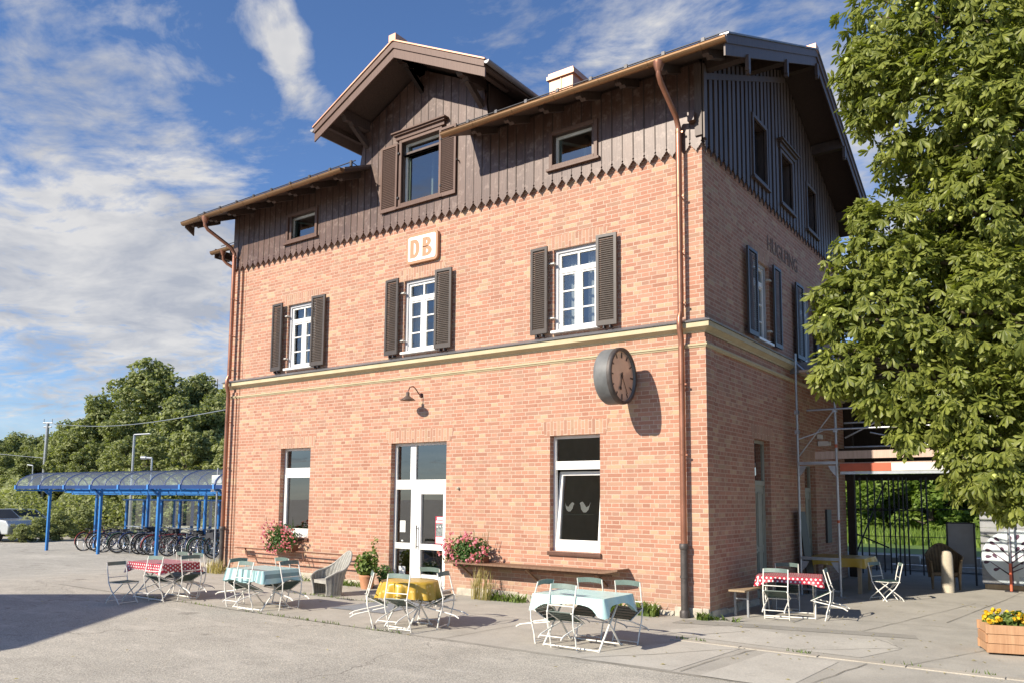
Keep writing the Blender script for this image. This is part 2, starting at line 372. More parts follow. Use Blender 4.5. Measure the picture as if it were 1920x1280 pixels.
# brighter gravelly wearing course with patches on the asphalt
def asphaltmat():
    m = bpy.data.materials.new('asphalt'); m.use_nodes = True; q = NG(m.node_tree); p = q.n['Principled BSDF']
    ob = q.new('ShaderNodeTexCoord').outputs['Object']
    big = q.noise(ob, .22, 5, .6); mid = q.noise(ob, 1.7, 5, .65); fine = q.noise(ob, 48., 3, .8); peb = q.new('ShaderNodeTexVoronoi'); q.put(peb.inputs['Vector'], ob); peb.inputs['Scale'].default_value = 85.
    base = q.ramp(q.m('ADD', q.m('MULTIPLY', big, .55), q.m('MULTIPLY', mid, .45)), [(.33, (.35, .332, .295)), (.52, (.43, .408, .36)), (.68, (.53, .50, .44))])
    sp = q.ramp(peb.outputs['Color'], [(.15, (.62, .62, .62)), (.6, (1., 1., 1.)), (.95, (1.5, 1.45, 1.35))])
    c = q.mix(.75, base, q.mix(1., base, sp, 'MULTIPLY'))
    c = q.mix(1., c, q.ramp(fine, [(.32, (.66, .66, .66)), (.68, (1.32, 1.32, 1.30))]), 'MULTIPLY')
    st = q.noise(q.vm('ADD', ob, (5, 9, 0)), 1.1, 6, .7)
    c = q.mix(q.mr(st, .64, .74, 0., .6), c, (.16, .145, .12))
    sp2 = q.new('ShaderNodeTexVoronoi'); q.put(sp2.inputs['Vector'], q.vm('ADD', ob, q.vm('SCALE', q.comb(q.noise(ob, 4., 3), q.noise(q.vm('ADD', ob, (3, 7, 1)), 4., 3), 0.), .35))); sp2.inputs['Scale'].default_value = .75
    c = q.mix(q.mr(q.m('SUBTRACT', sp2.outputs['Distance'], q.m('MULTIPLY', q.sep(sp2.outputs['Color'])[0], .16)), -.04, .03, .45, 0.), c, (.11, .10, .085))
    lite = q.noise(q.vm('MULTIPLY', ob, (.5, 1.4, 1.)), 1.7, 6, .75); c = q.mix(q.mr(lite, .52, .70, 0., .5), c, (.60, .56, .49))
    crk = q.new('ShaderNodeTexVoronoi', feature='DISTANCE_TO_EDGE'); q.put(crk.inputs['Vector'], q.vm('ADD', ob, q.vm('SCALE', q.comb(q.noise(ob, 1.2, 4), q.noise(q.vm('ADD', ob, (9, 2, 4)), 1.2, 4), 0.), 1.6))); crk.inputs['Scale'].default_value = .16
    c = q.mix(q.mr(crk.outputs['Distance'], .0, .004, .55, 0.), c, (.09, .08, .07))
    q.put(p.inputs['Base Color'], c); p.inputs['Roughness'].default_value = .95; p.inputs['Specular IOR Level'].default_value = .15
    q.put(p.inputs['Normal'], q.bump(q.m('ADD', fine, peb.outputs['Distance']), .6, .006))
    return m
MT['asphalt'] = asphaltmat()
def pavemat(name, a, b, seed=0.):
    m = bpy.data.materials.new(name); m.use_nodes = True; q = NG(m.node_tree); p = q.n['Principled BSDF']
    ob = q.vm('ADD', q.new('ShaderNodeTexCoord').outputs['Object'], (seed, seed*2, 0))
    mid = q.noise(ob, 1.3, 5, .65); fine = q.noise(ob, 60., 3, .8)
    c = q.mix(1., q.ramp(mid, [(.3, a), (.7, b)]), q.ramp(fine, [(.3, (.82, .82, .82)), (.7, (1.17, 1.17, 1.17))]), 'MULTIPLY')
    st = q.noise(q.vm('ADD', ob, (2, 7, 0)), 2.1, 6, .7); c = q.mix(q.mr(st, .60, .72, 0., .4), c, tuple(.5*k for k in a))
    q.put(p.inputs['Base Color'], c); p.inputs['Roughness'].default_value = .92; p.inputs['Specular IOR Level'].default_value = .2
    q.put(p.inputs['Normal'], q.bump(fine, .35, .004))
    return m
MT['pave'] = pavemat('pavement_concrete', (.33, .312, .272), (.44, .415, .36))
MT['pave2'] = pavemat('pavement_patch', (.41, .388, .34), (.50, .475, .415), 3.)
MT['pave3'] = pavemat('pavement_darker', (.26, .246, .216), (.33, .312, .272), 8.)
MT['kerb'] = pavemat('kerb_concrete', (.33, .30, .25), (.46, .42, .35), 5.)
MT['grass'] = leafmat('grass', (.10, .17, .03), (.20, .30, .06), .3, .3)

# ------------------------------------------------------------------ ground, pavement
gm = MB(); xs = [-900, -500, -250, -140, -90, -60, -45, -36, -30, -27, -25, -24, -23, -22, -21, -20, -19, -18, -17, -16, -15, -14, -13, -10, -5, 0, 8, 20, 60, 200, 900]
ys = [-900, -300, -100, -50, -25, -12, -6, -3, 0, 3, 6, 9, 12, 18, 30, 60, 120, 300, 900]
vs = [(x, y, gz(x, y)) for x in xs for y in ys]; ny_ = len(ys)
gm.add(vs, [(i*ny_+j, (i+1)*ny_+j, (i+1)*ny_+j+1, i*ny_+j+1) for i in range(len(xs)-1) for j in range(ny_-1)], None, True)
tag(gm.build('ground', MT['asphalt']), 'pale worn asphalt forecourt', None, None, 'structure')
def sheet(name, polys, mat, z, thick=None, kind='structure', label=None):
    b = MB()
    for poly in polys:
        if thick: b.prism(poly, lambda p: (p[0], p[1], z-thick), lambda p: (p[0], p[1], z))
        else: b.add([(p[0], p[1], z) for p in poly], [tuple(range(len(poly)))])
    o = b.build(name, mat); tag(o, label, None, None, kind); return o
sheet('pavement', [[(-13.2, -4.2), (12, -4.2), (12, 12.5), (.0, 12.5), (.0, .0), (-13.2, .0)]], MT['pave'], .004, label='grey concrete pavement around the station')
def wig(a, b, n=10, amp=.02, seed=1):
    r_ = random.Random(seed); a = Vector((*a, 0)); b = Vector((*b, 0)); d = b-a; s_ = Vector((-d.y, d.x, 0)).normalized(); o = 0; out = []
    for i in range(n+1):
        o += r_.uniform(-amp, amp); o *= .85
        p = a+d*i/n+s_*(o if 0 < i < n else 0); out.append(p)
    return out
def strip(name, paths, width, mat, z, label=None, seed=3):
    b = MB(); r_ = random.Random(seed)
    for pts in paths:
        n = len(pts); L = []; Q = []
        for i, p in enumerate(pts):
            t = (pts[min(i+1, n-1)]-pts[max(i-1, 0)]).normalized(); s_ = Vector((-t.y, t.x, 0)); w_ = width*r_.uniform(.5, 1.3)/2
            L.append((p.x+s_.x*w_, p.y+s_.y*w_, z)); Q.append((p.x-s_.x*w_, p.y-s_.y*w_, z))
        b.add(L+Q, [(i, i+1, n+i+1, n+i) for i in range(n-1)])
    return tag(b.build(name, mat), label, None, None, 'structure')
JM = material('joint_dirt', (.15, .138, .11), .95, 0, .3, 9)
sheet('pavement_patch', [[(.55, -.55), (1.55, -.75), (2.75, -.35), (3.05, -1.0), (2.75, -1.95), (.45, -1.85), (-.1, -1.55)]], MT['pave2'], .008, label='lighter patched area of pavement by the corner')
sheet('pavement_band', [[(-.3, -.35), (.9, -.1), (3.0, .35), (3.1, .0), (1.0, -.45), (-.3, -.8)]], MT['pave3'], .0085, label='dark tarmac repair strip by the corner')
sheet('pavement_slab', [[(-.2, -4.17), (.55, -2.2), (1.35, -2.3), (1.2, -4.1)], [(1.55, -4.17), (1.72, -2.33), (2.6, -2.4), (2.5, -4.17)]], MT['pave2'], .008, label='square concrete slabs between kerb line and forecourt')
kb = MB()
for i in range(9):
    x0 = .32+i*1.0; 
    kb.box(x0, x0+.985, -2.24-.02*(i % 2), -2.12, -.05, .016, None)
tag(kb.build('kerb_line', MT['kerb'], bevel=.006), 'thin pale kerb stones set in the pavement', None, None, 'structure')
strip('pavement_joint', [wig((-13.2, -4.2), (12, -4.2), 90, .014, 2), wig((.3, -1.95), (.95, -.8), 8, .02, 3), wig((.0, -4.1), (1.44, -2.2), 10, .03, 4), wig((3.3, -2.1), (4.2, .3), 9, .015, 7),
      wig((1.3, -4.1), (1.55, -2.25), 9, .03, 5), wig((2.0, -1.9), (3.05, -.95), 12, .04, 6), wig((3.05, -.95), (2.6, -.35), 8, .03, 8), wig((2.3, .2), (3.3, 5.2), 16, .02, 9), wig((.4, 1.2), (5, 1.6), 20, .02, 10),
      wig((-13, -2.0), (-.2, -2.0), 60, .02, 11), wig((-9.5, -4.2), (-9.4, 0), 10, .02, 12), wig((-5.8, -4.2), (-5.4, -.1), 10, .03, 13), wig((-2.2, -4.2), (-2.0, -2), 6, .02, 14), wig((2.6, -4.15), (2.9, -2.3), 6, .03, 15), wig((3.2, 2.0), (3.9, 8), 16, .02, 16)], .011, JM, .0125, 'dark cracks and joints in the pavement')
sheet('path_mat', [[(-5.75, -3.05), (-4.55, -2.95), (-4.75, -.75), (-5.6, -.7)]], material('grey_blue_rubber', (.21, .23, .25), .8, 0, .1, 4), .012, label='blue grey sheet laid in front of the door')

# ------------------------------------------------------------------ station building
D_ = 9.45; XL = -13.39
def F(v): return Vector((v[0], -v[1], v[2]))       # local (u, out, z) -> front facade
def G(v): return Vector((v[1], v[0], v[2]))        # local (u, out, z) -> right side wall
B = empty('station_building', (0, 0, 0))
tag(B, 'three storey brick railway station with dark wooden attic, cream cornice and cross gable', 'building')
def wall(mb, T, u0, u1, z0, z1, holes, out=0., depth=.22, m=None):
    us = sorted({u0, u1, *[h_[0] for h_ in holes], *[h_[1] for h_ in holes]}); zs = sorted({z0, z1, *[h_[2] for h_ in holes], *[h_[3] for h_ in holes]})
    us = [a for a in us if u0 <= a <= u1]; zs = [a for a in zs if z0 <= a <= z1]
    for i in range(len(us)-1):
        for j in range(len(zs)-1):
            cu, cz = (us[i]+us[i+1])/2, (zs[j]+zs[j+1])/2
            if any(h_[0] < cu < h_[1] and h_[2] < cz < h_[3] for h_ in holes): continue
            mb.add([T(p) for p in ((us[i], out, zs[j]), (us[i+1], out, zs[j]), (us[i+1], out, zs[j+1]), (us[i], out, zs[j+1]))], [(0, 1, 2, 3)], m)
    for a, b, c, d in holes:
        q = [(a, c), (b, c), (b, d), (a, d)]
        for k in range(4):
            p0, p1 = q[k], q[(k+1) % 4]
            mb.add([T((p0[0], out, p0[1])), T((p1[0], out, p1[1])), T((p1[0], out-depth, p1[1])), T((p0[0], out-depth, p0[1]))], [(0, 1, 2, 3)], m)
WL = (-11.15, -10.03, .971, 3.143); WR = (-3.13, -2.04, .971, 3.143); DR = (-7.33, -5.72, .06, 3.143)
UF = [(-11.11, -10.06, 5.14, 6.78), (-7.07, -6.05, 5.14, 6.78), (-3.08, -2.06, 5.14, 6.78)]
SD1 = (2.39, 3.33, .06, 3.14); SD2 = (5.72, 6.62, .06, 2.80)
SUF = [(2.62, 3.54, 5.14, 6.78), (5.80, 6.72, 5.14, 6.78)]
wb = MB()
wall(wb, F, XL, 0, 0, 4.78, [WL, WR, DR]); wall(wb, G, 0, D_, 0, 4.78, [SD1, SD2])
wall(wb, F, XL+.02, -.02, 4.78, 8.5, UF, -.035); wall(wb, G, .02, D_, 4.78, 8.5, SUF, -.02)
for a, b in ((XL, XL+.34), (-.33, 0)):                                            # corner pilasters
    wb.box(a-.03 if a < -5 else a, b if a < -5 else b+.0295, -.03, .02, .12, 4.7); wb.box(a-.01 if a < -5 else a, b if a < -5 else b+.01, -.012, .04, 5.0, 8.3)
wb.box(.001, .03, .021, .34, .12, 4.7)
# back and left walls, and the set-back wing on the left
wb.add([(XL, 0, 0), (XL, D_, 0), (XL, D_, 8.5), (XL, 0, 8.5)], [(0, 1, 2, 3)]); wb.add([(XL, D_, 0), (0, D_, 0), (0, D_, 8.5), (XL, D_, 8.5)], [(0, 1, 2, 3)])
wb.build('wall', MT['brick'], B, recalc=False)
pl = MB()
r_ = random.Random(3); x = XL-.03
while x < .0:
    w = r_.uniform(.25, .6); x1 = min(x+w, .03)
    if not (x1 > -7.6 and x < -5.5): pl.box(x, x1-.008, -.04-r_.uniform(0, .035), .05, -.05, .10+r_.uniform(-.02, .07))
    x = x1
y = .05
while y < 2.2: w = r_.uniform(.3, .6); pl.box(-.05, .04+r_.uniform(0, .03), y, y+w-.01, -.05, .10+r_.uniform(-.02, .05)); y += w
build_parts(pl, 'plinth', MT['stone'], B, .02, .012)
# soldier courses over the openings
sc = MB()
def soldier(T, a, b, z, hh, out):
    n = 8; pts = []
    for i in range(n+1): t = i/n; pts.append((a-.12+(b-a+.24)*t, z))
    top = [(a-.20+(b-a+.40)*i/n, z+hh*(.93+.07*math.sin(math.pi*i/n))) for i in range(n+1)]
    vs = [T((p[0], out+.0035, p[1])) for p in pts]+[T((p[0], out+.0035, p[1])) for p in top]
    sc.add(vs, [(i, i+1, n+1+i+1, n+1+i) for i in range(n)])
for a in (WL, WR, DR): soldier(F, a[0], a[1], a[3], .29, 0)
for a in UF: soldier(F, a[0], a[1], a[3], .27, -.035)
for a in (SD1, SD2): soldier(G, a[0], a[1], a[3], .29, 0)
for a in SUF: soldier(G, a[0], a[1], a[3], .27, -.02)
build_parts(sc, 'lintel', MT['soldier'], B, recalc=False)
def profile_run(name, prof, mat, segs):
    """prof: (out, z) points; swept round the corner of front and side"""
    b = MB()
    for (u0, u1, extra) in segs:
        if u1 == 'corner':
            A_ = [Vector((u0, -o-extra, z)) for o, z in prof]; C_ = [Vector((o+extra, -o-extra, z)) for o, z in prof]; E_ = [Vector((o+extra, D_+.02, z)) for o, z in prof]
            n = len(prof)
            b.add(A_+C_+E_, [(i, (i+1) % n, n+(i+1) % n, n+i) for i in range(n)]+[(n+i, n+(i+1) % n, 2*n+(i+1) % n, 2*n+i) for i in range(n)]+[tuple(range(n)), tuple(range(2*n, 3*n))])
        else:
            n = len(prof); A_ = [Vector((u0, -o-extra, z)) for o, z in prof]; C_ = [Vector((u1, -o-extra, z)) for o, z in prof]
            b.add(A_+C_, [(i, (i+1) % n, n+(i+1) % n, n+i) for i in range(n)]+[tuple(range(n)), tuple(range(n, 2*n))])
    return b.build(name, mat, B)
profile_run('cornice', [(-.05, 4.79), (.015, 4.79), (.025, 4.815), (.06, 4.835), (.10, 4.858), (.125, 4.865), (.125, 4.955), (-.05, 4.97)], MT['cream'], [(XL-.14, 'corner', 0)])
profile_run('flashing', [(-.06, 4.972), (.15, 4.958), (.155, 4.975), (-.06, 5.07)], MT['zinc'], [(XL-.17, 'corner', 0)])
profile_run('string_course', [(-.03, 4.535), (.010, 4.535), (.018, 4.555), (.034, 4.565), (.038, 4.595), (-.03, 4.605)], MT['cream'], [(XL+.34, -.33, 0), (-.33, 'corner', .03), (XL-.06, XL+.34, .03)])

# ---- window builders (local u, out, z)
def rbox(mb, T, u0, u1, o0, o1, z0, z1, m=None): mb.box(u0, u1, o0, o1, z0, z1, m, lambda v: T(v))
def ring(mb, T, u0, u1, z0, z1, w, o0, o1, m=None, wb_=None):
    wb_ = wb_ or w
    rbox(mb, T, u0, u0+w, o0, o1, z0, z1, m); rbox(mb, T, u1-w, u1, o0, o1, z0, z1, m)
    rbox(mb, T, u0+w, u1-w, o0, o1, z1-w, z1, m); rbox(mb, T, u0+w, u1-w, o0, o1, z0, z0+wb_, m)
def pane(T, u0, u1, o, z0, z1, par, mat, tilt=0):
    b = MB(); b.add([T((u0, o, z0)), T((u1, o, z0)), T((u1, o-tilt, z1)), T((u0, o-tilt, z1))], [(0, 1, 2, 3)]); return b.build('pane', mat, par, recalc=False)
def gf_window(T, op, tilt=0., label=None):
    a, b, c, d = op; fr = MB(); W_ = MT['white']; o0, o1 = -.20, -.13
    ring(fr, T, a, b, c, d, .055, o0, o1, W_, .06)
    rbox(fr, T, a+.055, b-.055, o0, o1+.004, 2.50, 2.66, W_)
    w = fr.build('window', MT['white'], B, bevel=.004)
    if label: w['label'] = label
    sa = MB(); zt = 2.50
    def TT(v): k = (v[2]-(c+.06))/(zt-c-.06); return T((v[0], v[1]-tilt*max(0, k), v[2]))
    ring(sa, TT, a+.05, b-.05, c+.062, zt-.002 if not tilt else zt-.03, .075, o0+.004, o1+.012, W_, .15)
    sa.build('sash', MT['white'], w)
    pane(T, a+.05, b-.05, -.165, 2.65, d-.05, w, MT['glass']); pane(TT, a+.12, b-.12, -.16, c+.2, zt-.07, w, MT['glass'])
    si = MB(); rbox(si, T, a-.03, b+.03, -.19, .05, c-.035, c-.003); rbox(si, T, a-.03, b+.03, .035, .05, c-.075, c-.03); si.build('sill', material('brown_metal_sill', (.13, .065, .045), .4, .3), w, bevel=.004)
    return w
gf_window(F, WL); w3 = gf_window(F, WR, .16, 'white window with its lower sash tilted inward')
# decal of two little birds on a line, stuck on the tilted sash
bd = MB()
def bird(cx, cz, s, f):
    pts = [(-.5, .42), (-.36, .10), (-.12, -.02), (.12, .30), (.26, .42), (.42, .36), (.50, .26), (.42, .16), (.34, -.16), (.12, -.42), (-.12, -.42), (-.34, -.20)]
    bd.prism([(cx+f*p[0]*s, cz+p[1]*s) for p in pts], lambda p: F((p[0], -.163-.16*((p[1]-1.03)/1.44)+.008, p[1])), lambda p: F((p[0], -.163-.16*((p[1]-1.03)/1.44)+.011, p[1])))
bird(-2.84, 1.80, .21, 1); bird(-2.50, 1.80, .24, -1)
bd.box(-2.98, -2.28, .233, .236, 1.655, 1.662)
bd.build('bird_sticker', material('frosted_sticker', (.06, .066, .06), .7), w3)
def upper_window(T, op, out, seed=0, spare=None):
    a, b, c, d = op; fr = MB(); G_, W_ = MT['grey_frame'], MT['white']; o = out-.06
    ring(fr, T, a, b, c, d, .07, o-.12, o, G_, .02)
    ring(fr, T, a+.07, b-.07, c+.02, d-.07, .05, o-.10, o-.03, W_, .07)
    zt = c+.02+(d-.07-c-.02)*.74; mid = (a+b)/2
    rbox(fr, T, a+.12, b-.12, o-.10, o-.015, zt, zt+.10, W_)
    rbox(fr, T, mid-.05, mid+.05, o-.10, o-.024, c+.09, zt, W_); rbox(fr, T, mid-.018, mid+.018, o-.09, o-.035, zt+.10, d-.12, W_)
    z0, z1 = c+.09, zt
    for s0, s1 in ((a+.12, mid-.05), (mid+.05, b-.12)):
        ring(fr, T, s0, s1, z0, z1, .035, o-.088, o-.033, W_)
        for k in (1, 2): zz = z0+(z1-z0)*k/3; rbox(fr, T, s0+.035, s1-.035, o-.085, o-.037, zz-.014, zz+.014, W_)
    w = fr.build('window', MT['white'], B)
    pane(T, a+.1, b-.1, o-.062, c+.08, d-.1, w, MT['glass_up'])
    si = MB(); rbox(si, T, a-.01, b+.02, o-.03, out+.10, c-.035, c+.018); si.build('sill', MT['white'], w, bevel=.008)
    cu = MB(); n = 14
    for side in ((a+.05, a+.42), (b-.42, b-.05)):
        pts = [(side[0]+(side[1]-side[0])*i/n, o-.25+.02*math.sin(i*2.1)) for i in range(n+1)]
        cu.add([T((p[0], p[1], c+.05)) for p in pts]+[T((p[0], p[1], d)) for p in pts], [(i, i+1, n+2+i, n+1+i) for i in range(n)], None, True)
    cu.build('curtain', MT['curtain'], w)
    return w
def shutter(T, u0, u1, z0, z1, out, par, fm, sm, fw=.055, skew=0.):
    b = MB()
    def TT(v): return T((v[0], v[1]+skew*(v[0]-u0)/(u1-u0), v[2]))
    ring(b, TT, u0, u1, z0, z1, fw, out, out+.042, fm, fw*1.6)
    n = int((z1-z0-fw*2.6)/.040); zz0 = z0+fw*1.6; st = (z1-fw-zz0)/n
    for i in range(n):
        z = zz0+i*st
        vs = [TT(p) for p in ((u0+fw, out+.034, z), (u1-fw, out+.034, z), (u1-fw, out+.008, z+st*.95), (u0+fw, out+.008, z+st*.95), (u0+fw, out+.034, z+.008), (u1-fw, out+.034, z+.008), (u1-fw, out+.008, z+st*.95+.008), (u0+fw, out+.008, z+st*.95+.008))]
        b.add(vs, [(0, 1, 2, 3), (7, 6, 5, 4), (0, 4, 5, 1), (1, 5, 6, 2), (2, 6, 7, 3), (3, 7, 4, 0)], sm)
    o = b.build('shutter', fm, par); return o
def hinges(T, us, zs, out, par):
    b = MB()
    for u0, u1 in us:
        for z in zs: rbox(b, T, u0, u1, out-.05, out+.03, z-.012, z+.012, MT['white_old'])
    build_parts(b, 'shutter_hinge', MT['white_old'], par)
shs = [(-11.60, -11.19, -10.07, -9.60), (-7.55, -7.14, -6.05, -5.60), (-3.55, -3.15, -2.06, -1.645)]
for op, (a, b, c, d) in zip(UF, shs):
    w = upper_window(F, op, -.035)
    shutter(F, a, b, 5.12, 6.84, .045, w, MT['shut_frame'], MT['shut_slat'], skew=.02); shutter(F, c, d, 5.12, 6.84, .06, w, MT['shut_frame'], MT['shut_slat'], skew=-.02)
    hinges(F, [(b-.01, b+.11)], (5.42, 6.50), -.01, w)
    st = MB()
    for u in (a+.15, a+.28, c+.15, c+.28): rbox(st, F, u-.012, u+.012, 0, .09, 5.065, 5.11)
    build_parts(st, 'shutter_stay', MT['darksteel'], w)
for op, (a, b, c, d) in zip(SUF, [(2.02, 2.58, 3.60, 4.09), (5.18, 5.76, 6.80, 7.30)]):
    w = upper_window(G, op, -.02)
    shutter(G, a, b, 5.12, 6.84, .05, w, MT['shut_frame'], MT['shut_slat']); shutter(G, c, d, 5.12, 6.84, .05, w, MT['shut_frame'], MT['shut_slat'])
    hinges(G, [(c-.12, c+.01)], (5.42, 6.50), .0, w)

# ---- entrance door with sidelight and transom
dr = MB(); a, b, c, d = DR; Wm = MT['white']; o0, o1 = -.20, -.13
ring(dr, F, a, b, c, d, .06, o0, o1, Wm, .05)
rbox(dr, F, a+.06, b-.06, o0, o1+.003, 2.13, 2.34, Wm)
rbox(dr, F, -6.82, -6.62, o0, o1+.005, c+.05, 2.13, Wm); rbox(dr, F, -6.86, -6.70, o0, o1+.002, 2.34, d-.06, Wm)
rbox(dr, F, a+.06, -6.82, o0, o1, .84, .97, Wm); rbox(dr, F, a+.06, -6.82, o0, o1, c+.05, .28, Wm)
dfr = dr.build('door_frame', Wm, B, bevel=.004)
pane(F, a+.05, -6.85, -.165, 2.33, d-.05, dfr, MT['glass']); pane(F, -6.71, b-.05, -.165, 2.33, d-.05, dfr, MT['glass'])
pane(F, a+.05, -6.81, -.165, .96, 2.14, dfr, MT['glass']); pane(F, a+.05, -6.81, -.165, .27, .85, dfr, MT['glass'])
lf = MB(); la, lb = -6.62, b-.06
ring(lf, F, la+.004, lb-.004, .12, 2.128, .10, o0+.005, o1+.02, Wm, .20); rbox(lf, F, la+.1, lb-.1, o0+.01, o1+.015, .845, .965, Wm)
leaf = lf.build('door', Wm, B, bevel=.004)
pane(F, la+.09, lb-.09, -.16, .95, 2.04, leaf, MT['glass']); pane(F, la+.09, lb-.09, -.16, .3, .855, leaf, MT['glass'])
hd = MB(); hd.tube([F((-6.585, -.06, .86)), F((-6.585, -.06, 1.36))], .012, 8)
for z in (.92, 1.30): hd.tube([F((-6.585, -.06, z)), F((-6.56, -.12, z-.03))], .008, 6)
hd.build('handle', MT['darksteel'], leaf)
ps = MB(); red = material('poster_red', (.42, .03, .06), .5); wh = material('poster_white', (.75, .76, .72), .5); blk = material('poster_photo', (.03, .035, .035), .5, 0, .8, 14, col2=(.30, .34, .33))
px0, px1, pz0, pz1 = -6.13, -5.86, .975, 1.56
rbox(ps, F, px0, px1, -.158, -.154, pz0, pz1, red); rbox(ps, F, px0+.045, px1-.01, -.154, -.151, pz1-.07, pz1-.015, wh); rbox(ps, F, px0+.02, px1-.005, -.154, -.151, pz1-.14, pz1-.09, wh)
rbox(ps, F, px0+.02, px1-.005, -.154, -.151, pz0+.17, pz1-.155, blk); rbox(ps, F, px0+.02, px1-.005, -.154, -.151, pz0+.02, pz0+.155, wh)
rr2 = random.Random(5)
for cx in (-6.07, -5.985, -5.905):
    ps.lathe([(.001, 0), (.021, .0), (.021, .002), (.001, .002)], (cx, .149, pz0+.33+rr2.uniform(-.02, .06)), 10, wh, 'y')
for k in range(5): rbox(ps, F, px0+.035, px1-.03-rr2.random()*.06, -.151, -.150, pz0+.04+k*.02, pz0+.046+k*.02, blk)
ps.build('poster', red, leaf)
nt = MB(); rbox(nt, F, -7.16, -7.0, -.158, -.155, 1.20, 1.45, wh); rbox(nt, F, -7.11, -7.06, -.158, -.153, 1.0, 1.03, wh); rbox(nt, F, -7.17, -6.98, -.158, -.155, .30, .46, wh)
nt.build('notice', wh, dfr)
stp = MB(); stp.box(-7.5, -5.55, -.38, .2, -.03, .065); stp.build('door_step', MT['pave2'], B, bevel=.015)

# ---- side doors
def side_door(op, transom):
    a, b, c, d = op; m = MT['doorgrey']; q = MB(); o = -.12
    ring(q, G, a, b, c, d, .06, o-.06, o, m); rbox(q, G, a+.06, b-.06, o-.06, o+.01, transom-.05, transom+.05, m)
    rbox(q, G, a+.06, b-.06, o-.045, o-.015, c+.02, transom-.05, m)
    for z0, z1 in ((.18, .95), (1.05, transom-.18)):
        for u0, u1 in ((a+.13, (a+b)/2-.03), ((a+b)/2+.03, b-.13)): ring(q, G, u0, u1, z0, z1, .025, o-.015, o+.004, m)
    w = q.build('door', m, B, bevel=.004); pane(G, a+.05, b-.05, o-.03, transom+.05, d-.05, w, MT['glass'])
    k = MB(); k.tube([G((a+.14, o, 1.0)), G((a+.14, o+.05, 1.0)), G((a+.25, o+.05, 1.0))], .01, 6); k.build('handle', MT['darksteel'], w)
side_door(SD1, 2.29); side_door(SD2, 2.2)

# ---- painted station name on the side wall
vs, fs = text_mesh('HUGLFING', .50, .002, True, .80)
tx = MB(); w_ = max(v.x for v in vs)-min(v.x for v in vs); k = 2.15/w_
tx.add([Vector((-.0125+v.z, 4.60+v.x*k, 7.30+v.y*.86)) for v in vs], fs); tx.build('lettering', material('faded_black_lettering', (.15, .10, .08), .9, 0, .4, 9, col2=(.25, .16, .12)), B)

# ---- interior boxes so that the rooms behind the glass are real and dim
it = MB()
def room(b, x0, x1, y0, y1, z0, z1):      # open towards the facade, so daylight falls in through the windows only
    b.add([(x0, y0, z0), (x1, y0, z0), (x1, y1, z0), (x0, y1, z0), (x0, y0, z1), (x1, y0, z1), (x1, y1, z1), (x0, y1, z1)], [(0, 1, 2, 3), (4, 5, 6, 7), (1, 2, 6, 5), (2, 3, 7, 6), (3, 0, 4, 7)])
for x0, x1 in ((XL+.3, -8.6), (-8.5, -4.3), (-4.2, -.3)): room(it, x0, x1, .24, 5.5, .02, 3.6); room(it, x0, x1, .24, 5.5, 4.3, 7.2)
it2 = it.build('interior_walls', MT['inside'], B, recalc=False)

# ---- wooden attic: boards with a scalloped lower edge
TEETH = [(.0, .175), (.013, .165), (.013, .15), (.002, .14), (.002, .125), (.022, .115), (.026, .095), (.05, .08), (.056, .06), (.078, .052)]
TEETH = [(a_, b_*1.08) for a_, b_ in TEETH]
def board_poly(w, zb, zt0, zt1):
    half = [(p[0], zb+p[1]) for p in TEETH]; mid = [(w/2, zb)]
    return half+mid+[(w-p[0], zb+p[1]) for p in reversed(TEETH)]+[(w, zt1), (w*.5, (zt0+zt1)/2), (0, zt0)]
def cladding(T, u0, u1, pitch, gap, zb, top, holes, out, th, name, mat, backing=True):
    b = MB(); n = round((u1-u0)/pitch); pitch = (u1-u0)/n; r_ = random.Random(11)
    for i in range(n):
        a = u0+i*pitch+gap/2; e = u0+(i+1)*pitch-gap/2; o = out+r_.uniform(-.004, .004)
        hs = [h_ for h_ in holes if h_[0] < (a+e)/2 < h_[1]]
        w = e-a
        def put(poly): b.prism(poly, lambda p: T((a+p[0], o, p[1])), lambda p: T((a+p[0], o+th, p[1])), mat)
        if not hs: put(board_poly(w, zb, top(a), top(e)))
        else:
            hh = hs[0]
            if hh[2] > zb+.25:
                half = [(p[0], zb+p[1]) for p in TEETH]
                put(half+[(w/2, zb)]+[(w-p[0], zb+p[1]) for p in reversed(TEETH)]+[(w, hh[2]), (0, hh[2])])
            put([(0, hh[3]), (w, hh[3]), (w, top(e)), (0, top(a))])
    return b
ZB = 7.985
zsoff = lambda y: 9.20+.436*(y+.87)
front_top = lambda x: 9.62
GX0, GX1, GC = -8.41, -4.73, -6.57
def gable_top(x): return 11.58-.5*abs(x-GC) if GX0-.01 <= x <= GX1+.01 else 9.60
SM1 = (-11.1, -10.05, 8.45, 9.06); SM2 = (-3.05, -2.10, 8.45, 9.07); UM = (-7.14, -6.0, 8.56, 10.0)
cl = cladding(F, XL-.03, .03, .222, .012, ZB, gable_top, [SM1, SM2, UM], .03, .028, 'cladding', MT['clad'])
cl.build('cladding', MT['clad'], B)
bt = MB(); n = round((.03-XL+.03)/.222); pitch = (.06-XL)/n                       # narrow battens over the joints
for i in range(1, n):
    u = XL-.03+i*pitch
    for hh in [None]:
        segs = [(ZB+.24, gable_top(u)-.01)]
        for h_ in (SM1, SM2, UM):
            if h_[0]-.02 < u < h_[1]+.02: segs = [(ZB+.24, h_[2]-.03), (h_[3]+.03, gable_top(u)-.01)] if h_[2]-.03 > ZB+.25 else [(h_[3]+.03, gable_top(u)-.01)]
        for z0, z1 in segs: rbox(bt, F, u-.010, u+.010, .045, .066, z0, z1)
bt.build('cladding_batten', MT['darkwood'], B)
bk = MB()                                                                        # dark sheathing behind the boards, with real openings
